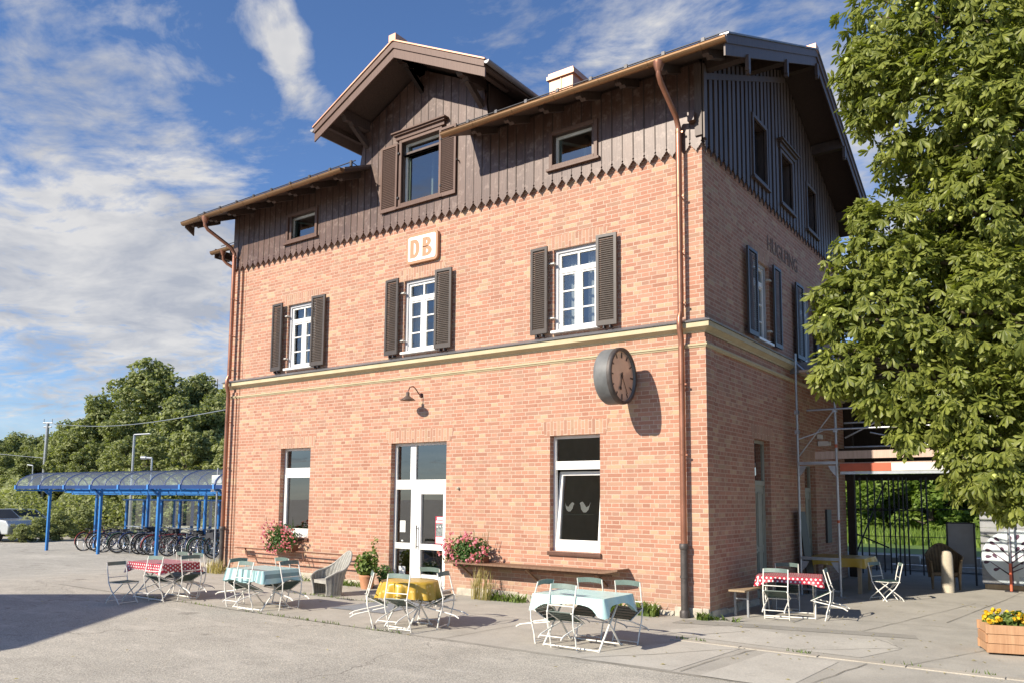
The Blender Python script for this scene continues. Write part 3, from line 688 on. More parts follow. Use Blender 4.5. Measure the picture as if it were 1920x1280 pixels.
wall(bk, F, XL+.0, -.0, 8.4, 9.7, [SM1, SM2, (-7.14, -6.0, 8.56, 9.7)], .02, .2)
wall(bk, F, GX0, GX1, 9.7, 10.55, [(-7.14, -6.0, 9.7, 10.0)], .02, .2)
bk.add([F((GX0, .02, 10.5)), F((GX1, .02, 10.5)), F((GX1, .02, 10.66)), F((GC, .02, 11.58)), F((GX0, .02, 10.66))], [(0, 1, 2, 3, 4)])
FW = [(2.56, 3.36, 8.46, 9.66), (4.36, 5.16, 8.46, 9.58), (6.36, 7.12, 8.46, 9.50)]
side_top = lambda y: 11.82-.2-.436*abs(y-4.68)
wall(bk, G, 0, D_, 8.15, 9.68, [(f_[0], f_[1], f_[2], min(f_[3], 9.679)) for f_ in FW], .012, .2)
bk.add([G((0, .012, 9.68)), G((D_, .012, 9.68)), G((4.68, .012, 11.6))], [(0, 1, 2)])
bk.build('sheathing', MT['darkwood'], B, recalc=False)
cs = cladding(G, -.03, D_, .235, .095, ZB, side_top, FW, .03, .03, 'side', MT['clad_side']); cs.build('side_cladding', MT['clad_side'], B)
tp = MB(); tp.prism([(-.05, side_top(-.05)-.30), (4.68, side_top(4.68)-.30), (4.68, side_top(4.68)-.18), (-.05, side_top(-.05)-.18)], lambda p: (.06, p[0], p[1]), lambda p: (.085, p[0], p[1])); rbox(tp, F, -.08, .05, .06, .09, 8.25, 9.55); rbox(tp, G, -.06, .06, .06, .09, 8.2, 9.55); build_parts(tp, 'corner_trim', MT['clad_side'], B)
# attic windows
def attic_window(T, op, out, fm, hood=False, inner=True, name='window'):
    a, b, c, d = op; q = MB(); 
    ring(q, T, a-.07, b+.07, c-.07, d+.07, .075, out+.03, out+.075, fm); rbox(q, T, a-.12, b+.12, out+.03, out+.11, c-.12, c-.07, fm)
    if hood:
        rbox(q, T, a-.16, b+.16, out+.03, out+.10, d+.07, d+.16, fm); rbox(q, T, a-.20, b+.20, out+.03, out+.15, d+.16, d+.20, fm); rbox(q, T, a-.24, b+.24, out+.03, out+.19, d+.20, d+.235, fm)
    w = q.build(name, fm, B, bevel=.005)
    if inner:
        i_ = MB(); gm_ = MT['white_old']; ring(i_, T, a, b, c, d, .05, out-.14, out-.08, gm_)
        # a casement standing open inwards
        i_.build('frame', gm_, w)
        k = MB(); s0 = a+.10
        k.add([T((a+.08, out-.16, c+.04)), T((a+.36, out-.62, c+.04)), T((a+.36, out-.62, d-.04)), T((a+.08, out-.16, d-.04))], [(0, 1, 2, 3)]); 
        for z in (c+.04, d-.09): k.bar(T((a+.08, out-.16, z)), T((a+.36, out-.62, z)), .045, .05, gm_)
        for pt in ((a+.08, out-.16), (a+.36, out-.62)): k.bar(T((pt[0], pt[1], c)), T((pt[0], pt[1], d-.05)), .05, .045, gm_)
        k.v = k.v[4:]; k.f = [[i-4 for i in f_] for f_ in k.f[1:]]; k.mi = k.mi[1:]; k.sm = k.sm[1:]; k.build('casement', gm_, w)
    pane(T, a+.04, b-.04, out-.11, c+.04, d-.04, w, MT['glass'])
    return w
attic_window(F, SM1, .02, MT['trimwood']); attic_window(F, SM2, .02, MT['trimwood'])
um = attic_window(F, UM, .02, MT['trimwood'], True)
for a, b in ((-7.76, -7.24), (-5.97, -5.50)): shutter(F, a, b, 8.44, 10.0, .08, um, MT['trimwood'], MT['shut_brown'], .05)
hh_ = MB()
for u in (-7.2, -5.93): 
    for z in (8.7, 9.75): rbox(hh_, F, u-.02, u+.02, .08, .13, z-.02, z+.02)
rbox(hh_, F, -5.46, -5.44, .06, .16, 9.15, 9.17); build_parts(hh_, 'shutter_hinge', MT['darksteel'], um)
for i, f_ in enumerate(FW): attic_window(G, f_, .012, MT['clad_side'], i == 1, False)
ar = MB(); room(ar, GX0+.1, GX1-.1, .25, 3, 8.0, 10.5); room(ar, XL+.3, GX0-.1, .25, 3, 8.0, 9.45); room(ar, GX1+.1, -.3, .25, 3, 8.0, 9.45); ar.build('attic_room', material('attic_plaster', (.34, .35, .30), .9), B, recalc=False)

# ---- roofs
def slab(mb, quad, th, m=None):
    t = [Vector(p) for p in quad]; nrm = Vector((0, 0, -th)); mb.add(t+[p+nrm for p in t], [(0, 1, 2, 3), (7, 6, 5, 4), (0, 4, 5, 1), (1, 5, 6, 2), (2, 6, 7, 3), (3, 7, 4, 0)], m)
RX0, RX1 = -14.45, .80; EY, EZ, RY, RZ = -.87, 9.40, 4.68, 11.82
zr = lambda y: EZ+(RZ-EZ)*(y-EY)/(RY-EY) if y < RY else RZ-(RZ-EZ)*(y-RY)/(RY-EY)
ro = MB(); rf_, ru = MT['roof'], MT['darkwood']
def roofslab(x0, x1, y0, y1):
    slab(ro, [(x0, y0, zr(y0)), (x1, y0, zr(y0)), (x1, y1, zr(y1)), (x0, y1, zr(y1))], .05, rf_)
    slab(ro, [(x0+.004, y0+.01, zr(y0+.01)-.052), (x1-.004, y0+.01, zr(y0+.01)-.052), (x1-.004, y1, zr(y1)-.052), (x0+.004, y1, zr(y1)-.052)], .05, ru)
roofslab(RX0, -8.15, EY, .03); roofslab(-5.15, RX1, EY, .03); roofslab(RX0, RX1, .03, RY); roofslab(RX0, RX1, RY, 2*RY-EY)
roof = ro.build('roof', rf_, B)
gr = MB(); GY, GW_, GA, GE = -.98, 2.52, 11.79, 10.53
for s in (-1, 1):
    q = [(GC, GY, GA), (GC+s*GW_, GY, GE), (GC+s*GW_, 3.0, GE), (GC, 4.7, GA)]
    slab(gr, q, .05, rf_); slab(gr, [(p[0]-s*.004*(i in (1, 2)), p[1]+.006*(i < 2), p[2]-.052) for i, p in enumerate(q)], .06, ru)
gr.build('gable_roof', rf_, B)
gs = MB()
for xx in (GX0, GX1): gs.box(xx-.02, xx+.02, .03, 2.9, 9.6, 10.72)
build_parts(gs, 'gable_side_wall', MT['darkwood'], B)
# bargeboards
bb = MB(); tw = MT['trimwood']
for s in (-1, 1):
    sl_ = (GA-GE)/GW_
    for (o, top, hh_, th) in ((GY-.035, .0, .13, .035), (GY-.005, -.13, .20, .03)):
        p = [(GC, GA+top), (GC+s*GW_, GE+top), (GC+s*GW_, GE+top-hh_), (GC, GA+top-hh_*1.1)]
        bb.prism(p, lambda v: (v[0], o, v[1]), lambda v: (v[0], o+th, v[1]), tw)
bb.build('gable_bargeboard', tw, B)
cp = MB()
for s in (-1, 1):
    p = [(GC, GA+.045), (GC+s*(GW_+.03), GE+.03), (GC+s*(GW_+.03), GE+.0), (GC, GA+.012)]
    cp.prism(p, lambda v: (v[0], GY-.06, v[1]), lambda v: (v[0], GY+.1, v[1]), MT['copper_bright'])
cp.box(GC-.10, GC+.10, GY-.065, GY+.3, GA+.0, GA+.15, MT['copper_bright']); cp.box(RX1-.3, RX1+.03, RY-.12, RY+.12, RZ-.02, RZ+.13, MT['copper_bright'])
build_parts(cp, 'copper_ridge_cap', MT['copper_bright'], B)
sb = MB(); sw = MT['clad_side']
for y0, y1 in ((EY-.02, RY), (RY, 2*RY-EY)):
    for (o, top, hh_) in ((RX1+.02, .02, .15), (RX1-.008, -.13, .20)):
        p = [(y0, zr(y0)+top), (y1, zr(y1)+top), (y1, zr(y1)+top-hh_), (y0, zr(y0)+top-hh_)]
        sb.prism(p, lambda v: (o, v[0], v[1]), lambda v: (o-.028, v[0], v[1]), sw)
    p = [(y0, zr(y0)+.055), (y1, zr(y1)+.055), (y1, zr(y1)+.025), (y0, zr(y0)+.025)]
    sb.prism(p, lambda v: (RX1+.05, v[0], v[1]), lambda v: (RX1-.10, v[0], v[1]), MT['zinc'])
for y in (.15, 2.4, 4.68, 7.0, 9.3):
    sb.box(RX1-.03, RX1+.034, y-.05, y+.05, zr(y)-.58, zr(y)-.30, sw); sb.box(RX1-.03, RX1+.034, y-.03, y+.03, zr(y)-.64, zr(y)-.58, sw)
p = [(EY-.02, zr(EY)-.0), (EY+.25, zr(EY)-.0), (EY+.25, zr(EY)-.34), (EY-.02, zr(EY)-.18)]; sb.prism(p, lambda v: (RX0-.02, v[0], v[1]), lambda v: (RX0+.02, v[0], v[1]), sw)
build_parts(sb, 'side_bargeboard', sw, B)
# rafters, purlins and carved brackets under the eaves
rt = MB()
def rafter(x, y0=EY+.06, y1=.02, w=.11):
    a, e = zr(y0)-.105, zr(y1)-.105
    p = [(y0, a), (y1, e), (y1, e-.15), (y0+.32, zr(y0+.32)-.255), (y0+.22, zr(y0+.22)-.27), (y0+.16, zr(y0+.16)-.215), (y0+.06, zr(y0+.06)-.225), (y0, a-.07)]
    rt.prism(p, lambda v: (x-w/2, v[0], v[1]), lambda v: (x+w/2, v[0], v[1]))
x = -14.25
while x < .8:
    if x < -8.2 or x > -5.1: rafter(x)
    x += .815
for y in (.15, 2.4, 4.68, 7.0, 9.3):
    rt.box(-.1, RX1-.03, y-.08, y+.08, zr(y)-.35, zr(y)-.115)
rt.box(XL, -8.2, .0, .12, 9.40, 9.62); rt.box(-5.1, 0, .0, .12, 9.40, 9.62)
for x in (GC, GC-1.72, GC+1.72, GC-.87*0-3.0*0):
    zt = GA-.5*abs(x-GC)-.115
    p = [(GY+.05, zt), (.02, zt), (.02, zt-.24), (GY+.62, zt-.24), (GY+.42, zt-.30), (GY+.34, zt-.22), (GY+.2, zt-.25), (GY+.12, zt-.15), (GY+.05, zt-.14)]
    rt.prism(p, lambda v: (x-.07, v[0], v[1]), lambda v: (x+.07, v[0], v[1]))
    rt.bar((x, GY+.42, zt-.24), (x, .0, zt-.62), .10, .12)
rt.bar((GC-2.2, GY+.14, GE+.03), (GC-2.2, .2, GE+.03), .1, .14); rt.bar((GC+2.2, GY+.14, GE+.03), (GC+2.2, .2, GE+.03), .1, .14)
build_parts(rt, 'rafter', MT['darkwood'], B)
be = MB(); be.box(-.17, -.05, -.20, -.05, 8.50, 8.66); be.build('beam_end', MT['clad'], B)
# gutters, snow guards, downpipes
def gutter(x0, x1, y, z, mat, r=.075):
    b = MB(); n = 9; prof = [(math.cos(math.pi+math.pi*k/n)*r, math.sin(math.pi+math.pi*k/n)*r) for k in range(n+1)]
    prof = [(-r-.012, .012)]+prof+[(r, .03)]
    inner = [(p[0]*.86, p[1]*.86+.006) for p in prof][::-1]; pf = prof+inner
    b.prism(pf, lambda p: (x0, y+p[0], z+p[1]), lambda p: (x1, y+p[0], z+p[1]), mat)
    x = x0+.8
    while x < x1-.2:
        b.prism([(p[0]*1.07, p[1]*1.07-.001) for p in prof]+[(p[0]*.99, p[1]*.99) for p in prof[::-1]], lambda p: (x, y+p[0], z+p[1]), lambda p: (x+.03, y+p[0], z+p[1]), mat); x += .95
    for xx in (x0-.008, x1): b.prism(prof, lambda p: (xx, y+p[0], z+p[1]), lambda p: (xx+.008, y+p[0], z+p[1]), mat)
    return b
GUZ = 9.335
gutter(RX0-.04, -8.17, EY-.06, GUZ, MT['copper_old']).build('gutter', MT['copper_old'], roof); gutter(-5.17, RX1+.02, EY-.06, GUZ, MT['copper_old']).build('gutter', MT['copper_old'], roof)
for s, x in ((-1, GC-GW_-.06), (1, GC+GW_+.06)):
    b = MB(); n = 8; prof = [(math.cos(math.pi+math.pi*k/n)*.065, math.sin(math.pi+math.pi*k/n)*.065) for k in range(n+1)]
    pf = prof+[(p[0]*.85, p[1]*.85) for p in prof[::-1]]; b.prism(pf, lambda p: (x+p[0], GY-.03, GE-.02+p[1]), lambda p: (x+p[0], 2.9, GE-.02+p[1])); b.prism(prof, lambda p: (x+p[0], GY-.035, GE-.02+p[1]), lambda p: (x+p[0], GY-.03, GE-.02+p[1]))
    b.build('gutter', MT['zinc'], roof)
sg = MB()
for x0, x1 in ((RX0+.25, -8.0), (-5.0, RX1-.03)):
    yy = EY+.18; zz = zr(yy)+.10
    sg.tube([(x0, yy, zz), (x1, yy, zz)], .014, 6); x = x0+.3
    while x < x1: sg.box(x-.03, x+.03, yy-.02, yy+.02, zz-.10, zz+.03); sg.bar((x, yy+.2, zz-.03), (x, yy, zz+.01), .02, .01); x += .72
sg.build('snow_guard', MT['darksteel'], roof)
def downpipe(x, gx, zj):
    b = MB(); c = MT['copper']; y = -.15
    b.lathe([(.10, .0), (.095, -.05), (.052, -.17)], (gx, EY-.06, GUZ-.03), 12, c); 
    b.tube([(gx, EY-.06, GUZ-.12), (gx, EY-.06, GUZ-.26), (gx+(x-gx)*.08, EY+.02, GUZ-.36), (gx+(x-gx)*.85, y-.10, 8.62), (x, y, 8.46), (x, y, 8.36)], .048, 12, c)
    b.tube([(x, y, 8.42), (x, y, 5.06)], .054, 12, c)
    b.tube([(x, y, 5.15), (x, y-.06, 5.02), (x, y-.06, 4.86), (x, y-.0, 4.66), (x, y, 4.5)], .05, 12, c)
    b.tube([(x, y, 4.55), (x, y, zj)], .054, 12, c)
    for z in (8.36, 7.2, 6.2, 5.3, 3.9, 2.7): b.lathe([(.056, -.015), (.058, .015)], (x, y, z), 12, c); b.box(x+.05, x+.085, y-.012, y+.012, z-.015, z+.015, c); b.bar((x, y, z), (x, .02, z), .02, .02, c)
    dp = b.build('downpipe', c, B)
    i = MB(); m = MT['iron']; i.lathe([(.07, 0), (.078, .02), (.078, .09), (.066, .10)], (x, y, zj-.08), 14, m); i.tube([(x, y, zj-.02), (x, y, .08)], .062, 14, m)
    i.lathe([(.072, .0), (.072, .04)], (x, y, zj-.55), 14, m); i.lathe([(.085, -.02), (.085, .07), (.066, .10)], (x, y, .03), 14, m)
    i.build('standpipe', m, dp)
    return dp
downpipe(-.36, -.36, 1.20); dpl = downpipe(XL+.16, XL-.06, 1.15)
ch = MB(); cb = MT['copper_bright']; ch.box(-4.02, -3.42, 1.3, 1.95, 10.2, 11.12, cb); ch.box(-4.07, -3.37, 1.25, 2.0, 11.12, 11.2, cb); ch.box(-4.04, -3.40, 1.28, 1.97, 11.2, 11.27, cb)
for x in (-3.72,): ch.box(x-.008, x+.008, 1.285, 1.305, 10.3, 11.12, cb)
chm = ch.build('chimney', cb, roof)
ad = MB(); ad.tube([F((-12.94, .02, 8.0)), F((-12.94, .02, .2))], .007, 5); ad.build('pilaster_shade_line', MT['rust'], B)  # thin dark rod drawn in place of the shadow line beside the pilaster

# ---- wing on the left, set back
WG = MB(); WG.box(-14.75, XL+.0, 1.75, 7.2, 0, 8.5); WG.build('wing_wall', MT['brick'], B)
wc = MB(); wc.box(-14.79, XL, 1.70, 7.25, 8.05, 9.35); wc.build('wing_cladding', MT['clad_side'], B)
wr = MB(); slab(wr, [(-15.6, .80, 9.25), (XL, .80, 9.25), (XL, 4.4, 10.8), (-15.6, 4.4, 10.8)], .1); wr.box(-15.62, -15.58, .8, 1.3, 9.0, 9.28)
for x in (-15.45, -14.9): wr.box(x-.05, x+.05, .86, 1.7, 9.0, 9.2)
wr.build('wing_roof', MT['darkwood'], B)
gutter(-15.66, XL-.02, .74, 9.16, MT['copper_old']).build('wing_gutter', MT['copper_old'], B)
b = MB(); b.tube([(-15.6, 1.0, 9.42), (XL, 1.0, 9.42)], .013, 6)
for x in (-15.3, -14.6, -13.9): b.box(x-.03, x+.03, .98, 1.02, 9.32, 9.45)
b.build('wing_snow_guard', MT['darksteel'], B)
b = MB(); b.tube([(-15.1, .74, 9.1), (-15.1, .76, 8.85), (-15.05, .85, 8.75), (-14.4, 1.5, 8.2), (-14.4, 1.6, 8.0), (-14.4, 1.6, .1)], .045, 10); b.lathe([(.09, 0), (.05, -.14)], (-15.1, .74, 9.12), 10); b.build('wing_downpipe', MT['copper'], B)

# ------------------------------------------------------------------ things on the facade
# sign with rounded corners
def rounded(w, h_, r, n=6):
    out = []
    for cx, cy, a0 in ((w/2-r, h_/2-r, 0), (-w/2+r, h_/2-r, 90), (-w/2+r, -h_/2+r, 180), (w/2-r, -h_/2+r, 270)):
        for k in range(n+1): a = R(a0+90*k/n); out.append((cx+r*math.cos(a), cy+r*math.sin(a)))
    return out
sx, sz = -6.49, 7.44
DB = empty('railway_sign', (sx, -.0, sz)); tag(DB, 'rounded white and salmon sign reading DB high on the brick front', 'sign')
salmon = material('salmon_sign_paint', (.42, .215, .11), .5, 0, .04); white_s = material('sign_white', (.86, .84, .76), .4, 0, .02)
b = MB(); b.prism(rounded(.92, .66, .09), lambda p: (p[0], .03, p[1]), lambda p: (p[0], -.05, p[1])); b.build('sign_border', salmon, DB)
b = MB(); b.prism(rounded(.81, .55, .05), lambda p: (p[0], -.049, p[1]), lambda p: (p[0], -.056, p[1])); b.build('sign_panel', white_s, DB)
def loop_letter(outer, inners, T):
    b = MB()
    def ringfill(o_, i_):
        pass
    return b
lt = MB()
def quadstrip(A_, B_):
    n = len(A_); lt.add([(p[0], -.0575, p[1]) for p in A_]+[(p[0], -.0575, p[1]) for p in B_], [(i, i+1, n+i+1, n+i) for i in range(n-1)])
def arc(cx, cz, rx, rz, a0, a1, n=10): return [(cx+rx*math.cos(R(a0+(a1-a0)*i/n)), cz+rz*math.sin(R(a0+(a1-a0)*i/n))) for i in range(n+1)]
def dshape(x0, zc, w, hh, t, tb):
    t *= 1.5; tb *= 1.3
    quadstrip([(x0, zc-hh/2), (x0, zc+hh/2)], [(x0+t, zc-hh/2), (x0+t, zc+hh/2)])
    o_ = [(x0+t, zc+hh/2)]+arc(x0+w*.5, zc, w*.5, hh/2, 90, -90)+[(x0+t, zc-hh/2)]
    i_ = [(x0+t, zc+hh/2-tb)]+arc(x0+w*.5-.02, zc, w*.5-t+.02, hh/2-tb, 90, -90)+[(x0+t, zc-hh/2+tb)]
    quadstrip(o_, i_)
dshape(-.345, 0, .285, .42, .075, .06)
dshape(.02, .10, .255, .22, .075, .055); dshape(.02, -.105, .285, .225, .075, .055)
lt.build('sign_letters', salmon, DB, recalc=False)

# platform clock on an arm, face towards the street corner
CK = empty('station_clock', (-1.24, -.62, 4.06)); tag(CK, 'large round grey station clock standing out from the brick front near the corner', 'clock')
cg = material('clock_grey_housing', (.135, .14, .14), .55, 0, .2, 4, .1, 30); cf = glassmat('clock_front_glass', (.75, .6, .5), .4, .06)
b = MB(); Rc = .485
b.lathe([(Rc-.13, -.34), (Rc-.03, -.32), (Rc-.005, -.29), (Rc, -.26), (Rc, -.03), (Rc-.012, 0), (Rc-.03, .02), (Rc-.05, .02), (Rc-.05, -.02)], (0, 0, 0), 48, cg, 'x', False)
b.add([(-.34, math.cos(k*math.pi/24)*(Rc-.13), math.sin(k*math.pi/24)*(Rc-.13)) for k in range(48)], [tuple(range(48))], cg); b.build('clock_housing', cg, CK, recalc=True)
face_m = material('clock_face_tan', (.60, .44, .33), .28, 0, .12, 3, coat=.5)
b = MB(); b.lathe([(.001, -.02), (Rc-.05, -.02)], (0, 0, 0), 48, None, 'x', False); b.build('clock_face', face_m, CK)
b = MB(); ink = material('clock_markings', (.07, .045, .035), .6)
for k in range(12):
    a = k*math.pi/6; L = .10 if k % 3 == 0 else .08; r1 = Rc-.075
    d = Vector((0, math.sin(a), math.cos(a))); b.bar(d*(r1-L)+Vector((-.012, 0, 0)), d*r1+Vector((-.012, 0, 0)), .006, .024 if k % 3 == 0 else .018, None, Vector((1, 0, 0)).cross(d))
b.build('hour_marks', ink, CK)
b = MB()
def hand(deg, L, w, tail=.08, blob=None):
    a = R(deg); d = Vector((0, math.sin(a), math.cos(a))); q = Vector((-.006, 0, 0)); b.bar(q-d*tail, q+d*L, .005, w, None, Vector((1, 0, 0)).cross(d))
    if blob: b.lathe([(.001, -.008), (blob, -.008), (blob, -.003), (.001, -.003)], tuple(d*L), 12, None, 'x')
hand(195, .22, .022, .07, .035); hand(147, .34, .012, .05)
b.lathe([(.001, -.01), (.03, -.01), (.03, .0), (.001, .0)], (0, 0, 0), 14, None, 'x'); b.build('clock_hands', ink, CK)
b = MB(); b.lathe([(Rc+.006, -.05), (Rc+.008, -.02), (Rc+.0, .028), (Rc-.045, .03), (Rc-.045, -.015)], (0, 0, 0), 48, None, 'x', False); b.build('clock_rim', MT['iron'], CK)
b = MB(); b.box(-.27, -.06, Rc-.02, .62, -.16, .16); b.box(-.24, -.1, Rc-.10, Rc+.03, -.12, .12)
for z in (-.10, 0, .10): b.box(-.07, -.05, Rc+.0, .62, z-.02, z+.02)
b.build('clock_bracket', MT['iron'], CK, bevel=.004)

# wall lamp above the door
LPo = empty('wall_lamp', (-6.46, 0, 4.16)); tag(LPo, 'small swan neck wall lamp with enamel shade above the door', 'lamp')
br = material('lamp_dark_red_brown', (.10, .035, .03), .35, .3)
b = MB(); b.lathe([(.05, 0), (.05, -.02), (.03, -.03)], (0, 0, 0), 12, br, 'y'); b.tube([(0, 0, 0), (0, -.08, .02), (-.02, -.16, .12), (-.04, -.22, .17), (-.06, -.30, .15), (-.075, -.34, .06), (-.08, -.345, -.0)], .012, 8, br); b.build('lamp_arm', br, LPo)
b = MB(); b.lathe([(.02, .04), (.038, .03), (.04, -.04), (.07, -.07), (.165, -.13), (.168, -.138), (.155, -.132), (.06, -.075), (.03, -.04)], (-.08, -.345, 0), 20, None, 'z', False)
b.build('lamp_shade', material('lamp_enamel', (.16, .12, .10), .3, .3, .1), LPo)
# small light-coloured knob right of the door
b = MB(); b.lathe([(.001, -.05), (.025, -.045), (.03, -.02), (.025, 0)], (-5.37, 0, 2.15), 10, None, 'y'); b.build('x')
kn = bpy.data.objects[-1] if False else bpy.data.objects['x']; kn.name = 'door_bell'; kn.data.materials.append(MT['kerb']); tag(kn, 'small pale round knob on the brick right of the door', 'bell')

# bent iron rail under the left window
b = MB(); rm = MT['rust']
p0 = [(-12.45, -.20, .66), (-12.15, -.22, .66), (-12.0, -.24, .47), (-8.05, -.24, .47), (-7.98, -.24, .64), (-8.6, -.24, .64), (-12.2, -.20, .66)]
b.tube([(-12.5, -.2, .655), (-7.98, -.24, .655)], .017, 6); b.tube([(-12.16, -.2, .655), (-12.0, -.24, .45), (-7.9, -.24, .45), (-7.98, -.24, .655)], .017, 6)
b.tube([(-9.95, -.22, .655), (-9.85, -.24, .45)], .014, 6)
for x in (-12.0, -10.0, -8.2): b.tube([(x, -.24, .46), (x, .02, .46)], .012, 6)
b.box(-12.5, -12.1, -.27, -.13, .645, .665); o = b.build('iron_rail', rm); tag(o, 'bent brown iron rail fixed to the wall under the left window', 'rail')
# wooden shelf board under the right window
b = MB(); wdm = woodmat('brown_shelf_board', (.13, .07, .045), (.27, .165, .10), None, .6)
b.prism([(-5.35, .655), (-1.75, .655), (-1.62, .675), (-1.45, .71), (-1.45, .74), (-1.66, .71), (-1.78, .69), (-5.35, .69)], lambda p: (p[0], -.46, p[1]), lambda p: (p[0], -.02, p[1]))
for x in (-5.0, -3.4, -1.9): b.bar((x, -.40, .64), (x, -.01, .40), .04, .04)
b.bar((-5.3, -.20, .60), (-1.7, -.20, .60), .05, .04)
o = b.build('wall_shelf', wdm, bevel=.004); tag(o, 'long narrow brown wooden shelf on the wall under the right window', 'shelf')

# ------------------------------------------------------------------ plants
FL = {'pink': leafmat('geranium_pink', (.62, .13, .22), (.85, .42, .50), .3, 6), 'leafd': leafmat('geranium_leaf', (.035, .085, .02), (.10, .19, .05), .3, 5)}
def blossoms(mb, c, r, m, n=7, s=.028, rr=None):
    for k in range(n):
        d = Vector((rr.gauss(0, 1), rr.gauss(0, 1), rr.gauss(0, 1))).normalized(); p = c+d*r; a = d.orthogonal().normalized()*s; b_ = d.cross(a).normalized()*s
        mb.add([p-a-b_*.4+d*s*.2, p-a*.3-b_, p+a*.6-b_*.7, p+a, p+a*.4+b_, p-a*.6+b_*.8], [(0, 1, 2, 3, 4, 5)], m)
def leafcloud(mb, c, rad, n, s, m, rr, up=.3, elong=1.):
    for _ in range(n):
        d = Vector((rr.gauss(0, 1), rr.gauss(0, 1), rr.gauss(0, 1))).normalized(); t = rr.random()**.45
        p = Vector((c[0]+d.x*rad[0]*t, c[1]+d.y*rad[1]*t, c[2]+d.z*rad[2]*t))
        nrm = (d*.7+Vector((rr.gauss(0, .6), rr.gauss(0, .6), up+rr.gauss(0, .5)))).normalized(); a = nrm.orthogonal().normalized(); a.rotate(Matrix.Rotation(rr.uniform(0, 6.28), 3, nrm)); b_ = nrm.cross(a)
        s_ = s*rr.uniform(.6, 1.3)
        mb.add([p-a*s_*.5*elong, p+b_*s_*.42+nrm*s_*.1, p+a*s_*.5*elong, p-b_*s_*.42+nrm*s_*.1], [(0, 1, 2, 3)], m)
def geranium(c, w, hh, lab, seed):
    rr = random.Random(seed); R_ = empty('flower_box', c); tag(R_, lab, 'flower box')
    b = MB(); b.box(-w*.42, w*.42, -.09, .09, -.15, 0); b.build('box', MT['rust'], R_)
    b = MB(); leafcloud(b, (0, -.03, hh*.32), (w*.52, .17, hh*.5), int(900*w), .055, FL['leafd'], rr); leafcloud(b, (0, -.12, -.05), (w*.5, .10, .16), int(300*w), .05, FL['leafd'], rr)
    for k in range(9): x = rr.uniform(-w/2, w/2); b.tube([(x, 0, hh*.5), (x*1.1+rr.uniform(-.05, .05), -.05, hh*rr.uniform(.8, 1.1))], .004, 4, FL['leafd'])
    b.build('foliage', FL['leafd'], R_, recalc=False)
    b = MB()
    for _ in range(int(95*w)):
        a = rr.uniform(0, 6.28); t = rr.uniform(.45, 1.08); cc = Vector((math.cos(a)*w*.54*t, -.10-rr.random()*.14, hh*.30+math.sin(a)*hh*.62*t)); blossoms(b, cc, .022, FL['pink'], 9, .017, rr)
    b.build('blossom', FL['pink'], R_, recalc=False)
geranium((-10.72, -.20, .80), 1.15, .62, 'box of pink geraniums hanging below the left window', 1)
geranium((-4.92, -.24, .80), 1.12, .50, 'box of pink geraniums on the left end of the wooden shelf', 2)
GRS = leafmat('weeds_green', (.07, .12, .025), (.20, .27, .07), .3, 6); DRY = leafmat('dry_grass', (.30, .25, .10), (.46, .40, .18), .3, 6)
def tuft(c, n, hgt, spread, m, name, lab, cat, seed, wid=.012, base=None):
    rr = random.Random(seed); b = MB()
    for _ in range(n):
        bx, by = rr.uniform(-1, 1)*(base[0] if base else spread*.4), rr.uniform(-1, 1)*(base[1] if base else spread*.4); a = rr.uniform(0, 6.28); L = hgt*rr.uniform(.45, 1.1); k = spread*rr.uniform(.2, 1)
        p = [Vector((bx+math.cos(a)*k*t*t, by+math.sin(a)*k*t*t, L*t*(1-.25*t))) for t in (0, .35, .7, 1)]; s_ = Vector((-math.sin(a), math.cos(a), 0)); w = wid*rr.uniform(.6, 1.4)
        vs = [];
        for i, q in enumerate(p): ww = w*(1, 1.1, .7, .05)[i]; vs += [q-s_*ww, q+s_*ww]
        b.add(vs, [(0, 1, 3, 2), (2, 3, 5, 4), (4, 5, 7, 6)], m)
    o = b.build(name, m, None, recalc=False, loc=c); tag(o, lab, cat); return o
tuft((-4.42, -.42, .0), 90, .85, .28, DRY, 'dry_grass', 'tall dry grass clump growing against the wall under the wooden shelf', 'grass', 4, .006, (.22, .08))
tuft((-3.95, -.32, 0), 110, .22, .2, GRS, 'weed', 'low green weeds at the wall foot right of the tall dry grass', 'weeds', 5, .018, (.45, .1))
tuft((-1.0, -.32, 0), 90, .34, .22, GRS, 'weed', 'bushy green weed at the wall foot left of the downpipe', 'weeds', 6, .02, (.22, .1))
tuft((-1.55, -.28, 0), 40, .28, .15, GRS, 'weed', 'small green weed behind the light blue table', 'weeds', 16, .02, (.1, .08))
tuft((-.02, -.20, 0), 45, .17, .14, GRS, 'weed', 'small weed at the brick corner', 'weeds', 7, .018, (.1, .06))
tuft((.22, -.05, 0), 50, .1, .2, GRS, 'weed', 'flat weeds on the pavement beside the bench', 'weeds', 8, .012, (.3, .08))
tuft((-12.9, -.5, 0), 80, .5, .2, DRY, 'dry_grass', 'dry grass at the left corner of the building', 'grass', 9, .008, (.25, .15))
tuft((-8.0, -.35, 0), 80, .2, .2, GRS, 'weed', 'weeds at the wall foot behind the grey wicker chair', 'weeds', 10, .016, (.5, .12))
tuft((-9.6, -.3, 0), 70, .15, .2, GRS, 'weed', 'weeds at the wall foot behind the striped light blue tablecloth', 'weeds', 12, .014, (.9, .12))
jx = random.Random(12); b = MB()
